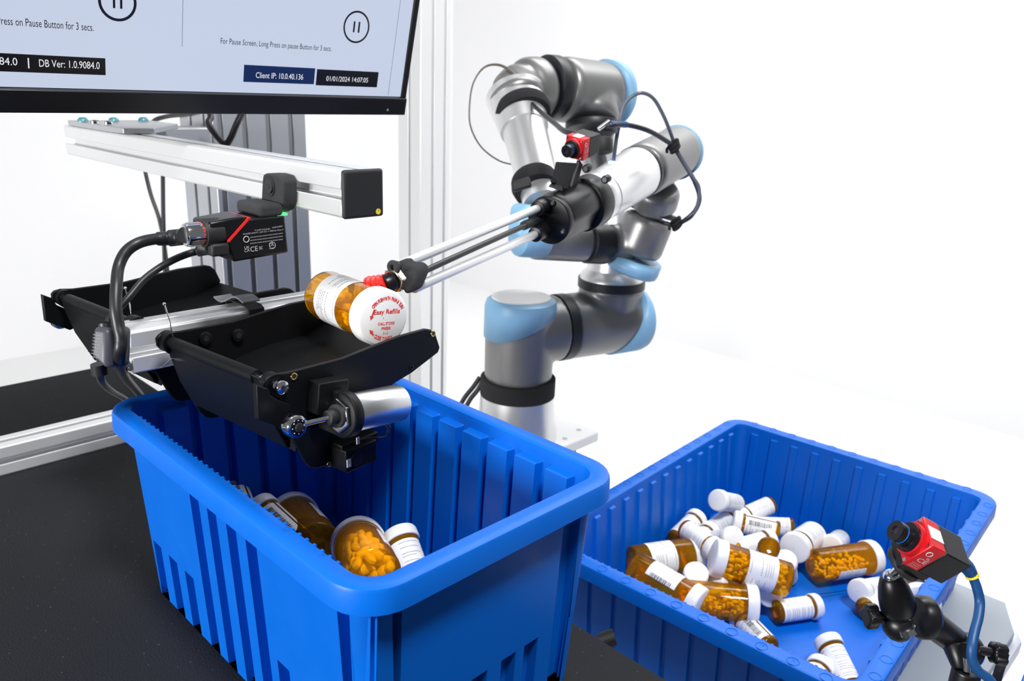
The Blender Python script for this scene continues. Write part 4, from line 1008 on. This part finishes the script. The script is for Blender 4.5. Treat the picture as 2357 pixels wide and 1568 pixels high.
# foot block and plate under the camera
fo = org2-u2*.0175-ll2*.008
mb = MB(); mb.box(fo, (.026, .024, .008), (ll2, w2, u2)); mb.build('foot_block', BLACKS, tc2, bevel=.001)
mb = MB(); mb.cyl(fo-u2*.003, fo-u2*.008, .0145, n=40, bev=.0008); mb.build('round_plate', BLACKM, tma)
sb_ = P(2050, 1326, .632)
mb = MB(); mb.cyl(fo-u2*.007, sb_, .0032, n=20); mb.build('ball_stem', CHROME, tma)
d_o = (P(2070, 1408, .642)-sb_).normalized(); L_ = (P(2070, 1408, .642)-sb_).length
mb = MB(); m_ = lambda px: px2m(px, .64)
mb.lathe(sb_, d_o, [(0, m_(19)), (L_*.04, m_(24)), (L_*.3, m_(33)), (L_*.6, m_(38.5)), (L_*.85, m_(39.5)), (L_, m_(34))], 48); mb.build('ball_sleeve', BLACKS, tma)
mb = MB(); mb.ell(sb_+d_o*.001, [camdir(1, 0, 0)*m_(18), camdir(0, 1, 0)*m_(18), camdir(0, 0, 1)*m_(18)], 24, 14); mb.build('steel_ball', CHROME, tma)
jc = P(2082, 1440, .648); hx_ = camdir(1, .12, .15)
mb = MB(); mb.lathe(P(2060, 1437, .645)-hx_*m_(28), hx_, [(0, m_(8)), (m_(8), m_(24)), (m_(22), m_(36)), (m_(36), m_(40)), (m_(46), m_(38))], 44); mb.build('joint_shell', BLACKS, tma)
mb = MB(); mb.lathe(P(2108, 1420, .648), hx_, [(0, m_(44)), (m_(10), m_(50)), (m_(30), m_(50)), (m_(42), m_(40)), (m_(47), m_(20))], 48); mb.build('joint_shell', BLACKS, tma)
mb = MB(); mb.cyl(P(2078, 1418, .640), P(2086, 1448, .640), m_(17), m_(20), n=32); mb.build('steel_hub', CHROME, tma)
mb = MB(); a, b = P(2084, 1445, .636), P(2089, 1459, .636); mb.cyl(a, b, m_(20), n=40)
x_, y_, z_ = frame(b-a)
for i in range(36):
    an = TAU*i/36; d = x_*math.cos(an)+y_*math.sin(an); mb.box((a+b)/2+d*m_(20), (.0009, .0008, (b-a).length), (d, z_.cross(d), z_))
mb.build('knurled_ring', CHROME, tma)
def knob(c, ax, label=None):
    ax = ax.normalized(); x, y, z = frame(ax); mb = MB(); mb.cyl(c-ax*m_(34), c, m_(11), n=24); R = []
    for t_, k in ((0, .8), (.15, 1), (.9, 1), (1, .85)):
        R.append([c+ax*(t_*m_(30))+(x*math.cos(a)+y*math.sin(a))*m_(29)*k*(1 if (i % 8) < 4 else .78) for i, a in enumerate([TAU*j/32 for j in range(32)])])
    mb.rings(R); mb.build('knob', BLACKS, tma, bevel=.0006)
knob(P(2020, 1418, .645), camdir(-1, .03, -.1)); 
mb = MB(); mb.cyl(P(2125, 1420, .655), P(2232, 1502, .69), m_(34), m_(33), n=44, bev=.002); mb.build('arm_tube', BLACKS, tma)
mb = MB(); c = P(2225, 1498, .675); mb.ell(c, [camdir(1, 0, 0)*m_(40), camdir(0, 1, 0)*m_(44), camdir(0, 0, 1)*m_(38)], 32, 20); mb.build('joint_shell', BLACKS, tma)
mb = MB(); mb.cyl(P(2200, 1480, .668), P(2212, 1540, .66), m_(32), m_(20), n=40, bev=.002); mb.build('joint_shell', BLACKS, tma)
knob(P(2282, 1502, .665), camdir(1, .15, -.1))
mb = MB(); mb.cyl(P(2226, 1515, .655), P(2226, 1545, .655), m_(9), n=20); mb.build('steel_stem', CHROME, tma)
pt = P(2226, 1540, .66); mb = MB(); mb.cyl(pt, V((pt.x, pt.y, -.2)), m_(32), n=40, bev=.002); mb.build('post', BLACKS, tma)
mb = MB(); mb.bb((pt.x-.03, pt.y-.03, -.206), (pt.x+.03, pt.y+.08, -.199)); mb.build('post_foot', BLACKS, tma, bevel=.002)
tn2 = thing('network_cable', P(2200, 1290, .66), 'blue network cable with yellow ring running down from the lower camera', 'cable')
bkp = org2-ll2*.028
mb = MB(); mb.box(P(2185, 1276, .632), (.020, .012, .009), (camdir(.85, .45, .2), frame(camdir(.85, .45, .2))[0], frame(camdir(.85, .45, .2))[1])); mb.build('plug', BLUEC, tn2, bevel=.002)
mb = MB(); pts = spline([P(2190, 1279, .632), P(2208, 1290, .636), P(2224, 1304, .64), P(2236, 1322, .645)], 6)
mb.tube(pts, lambda t: (.0066-.0018*t)+.0004*math.sin(t*50), 16, 0); mb.build('boot', BLUEC, tn2)
mb = MB(); mb.tube([P(2236, 1322, .645), P(2239, 1329, .645)], .0052, 16, 0); mb.build('yellow_ring', YEL, tn2)
mb = MB(); mb.tube([P(2238, 1326, .645), P(2248, 1352, .645), P(2255, 1385, .645), P(2252, 1420, .64), P(2243, 1455, .635), P(2237, 1490, .63), P(2238, 1520, .63), P(2252, 1545, .63), P(2275, 1562, .63), P(2290, 1590, .63), P(2300, 1660, .64), V((P(2300, 1660, .64).x, P(2300, 1660, .64).y, -.19))], .0038, 12); mb.build('cord', BLUEC, tn2)
# dark lever at the corner
mb = MB(); mb.prism([P(2318, 1502, .9), P(2325, 1508, .9), P(2305, 1568, .88), P(2296, 1610, .88), P(2286, 1600, .88)], camdir(0, 0, 1)*.012)
tag(mb.build('clamp_lever', BLACKM, bevel=.001), 'slim black lever at the bottom right corner beside the grey table', 'lever')
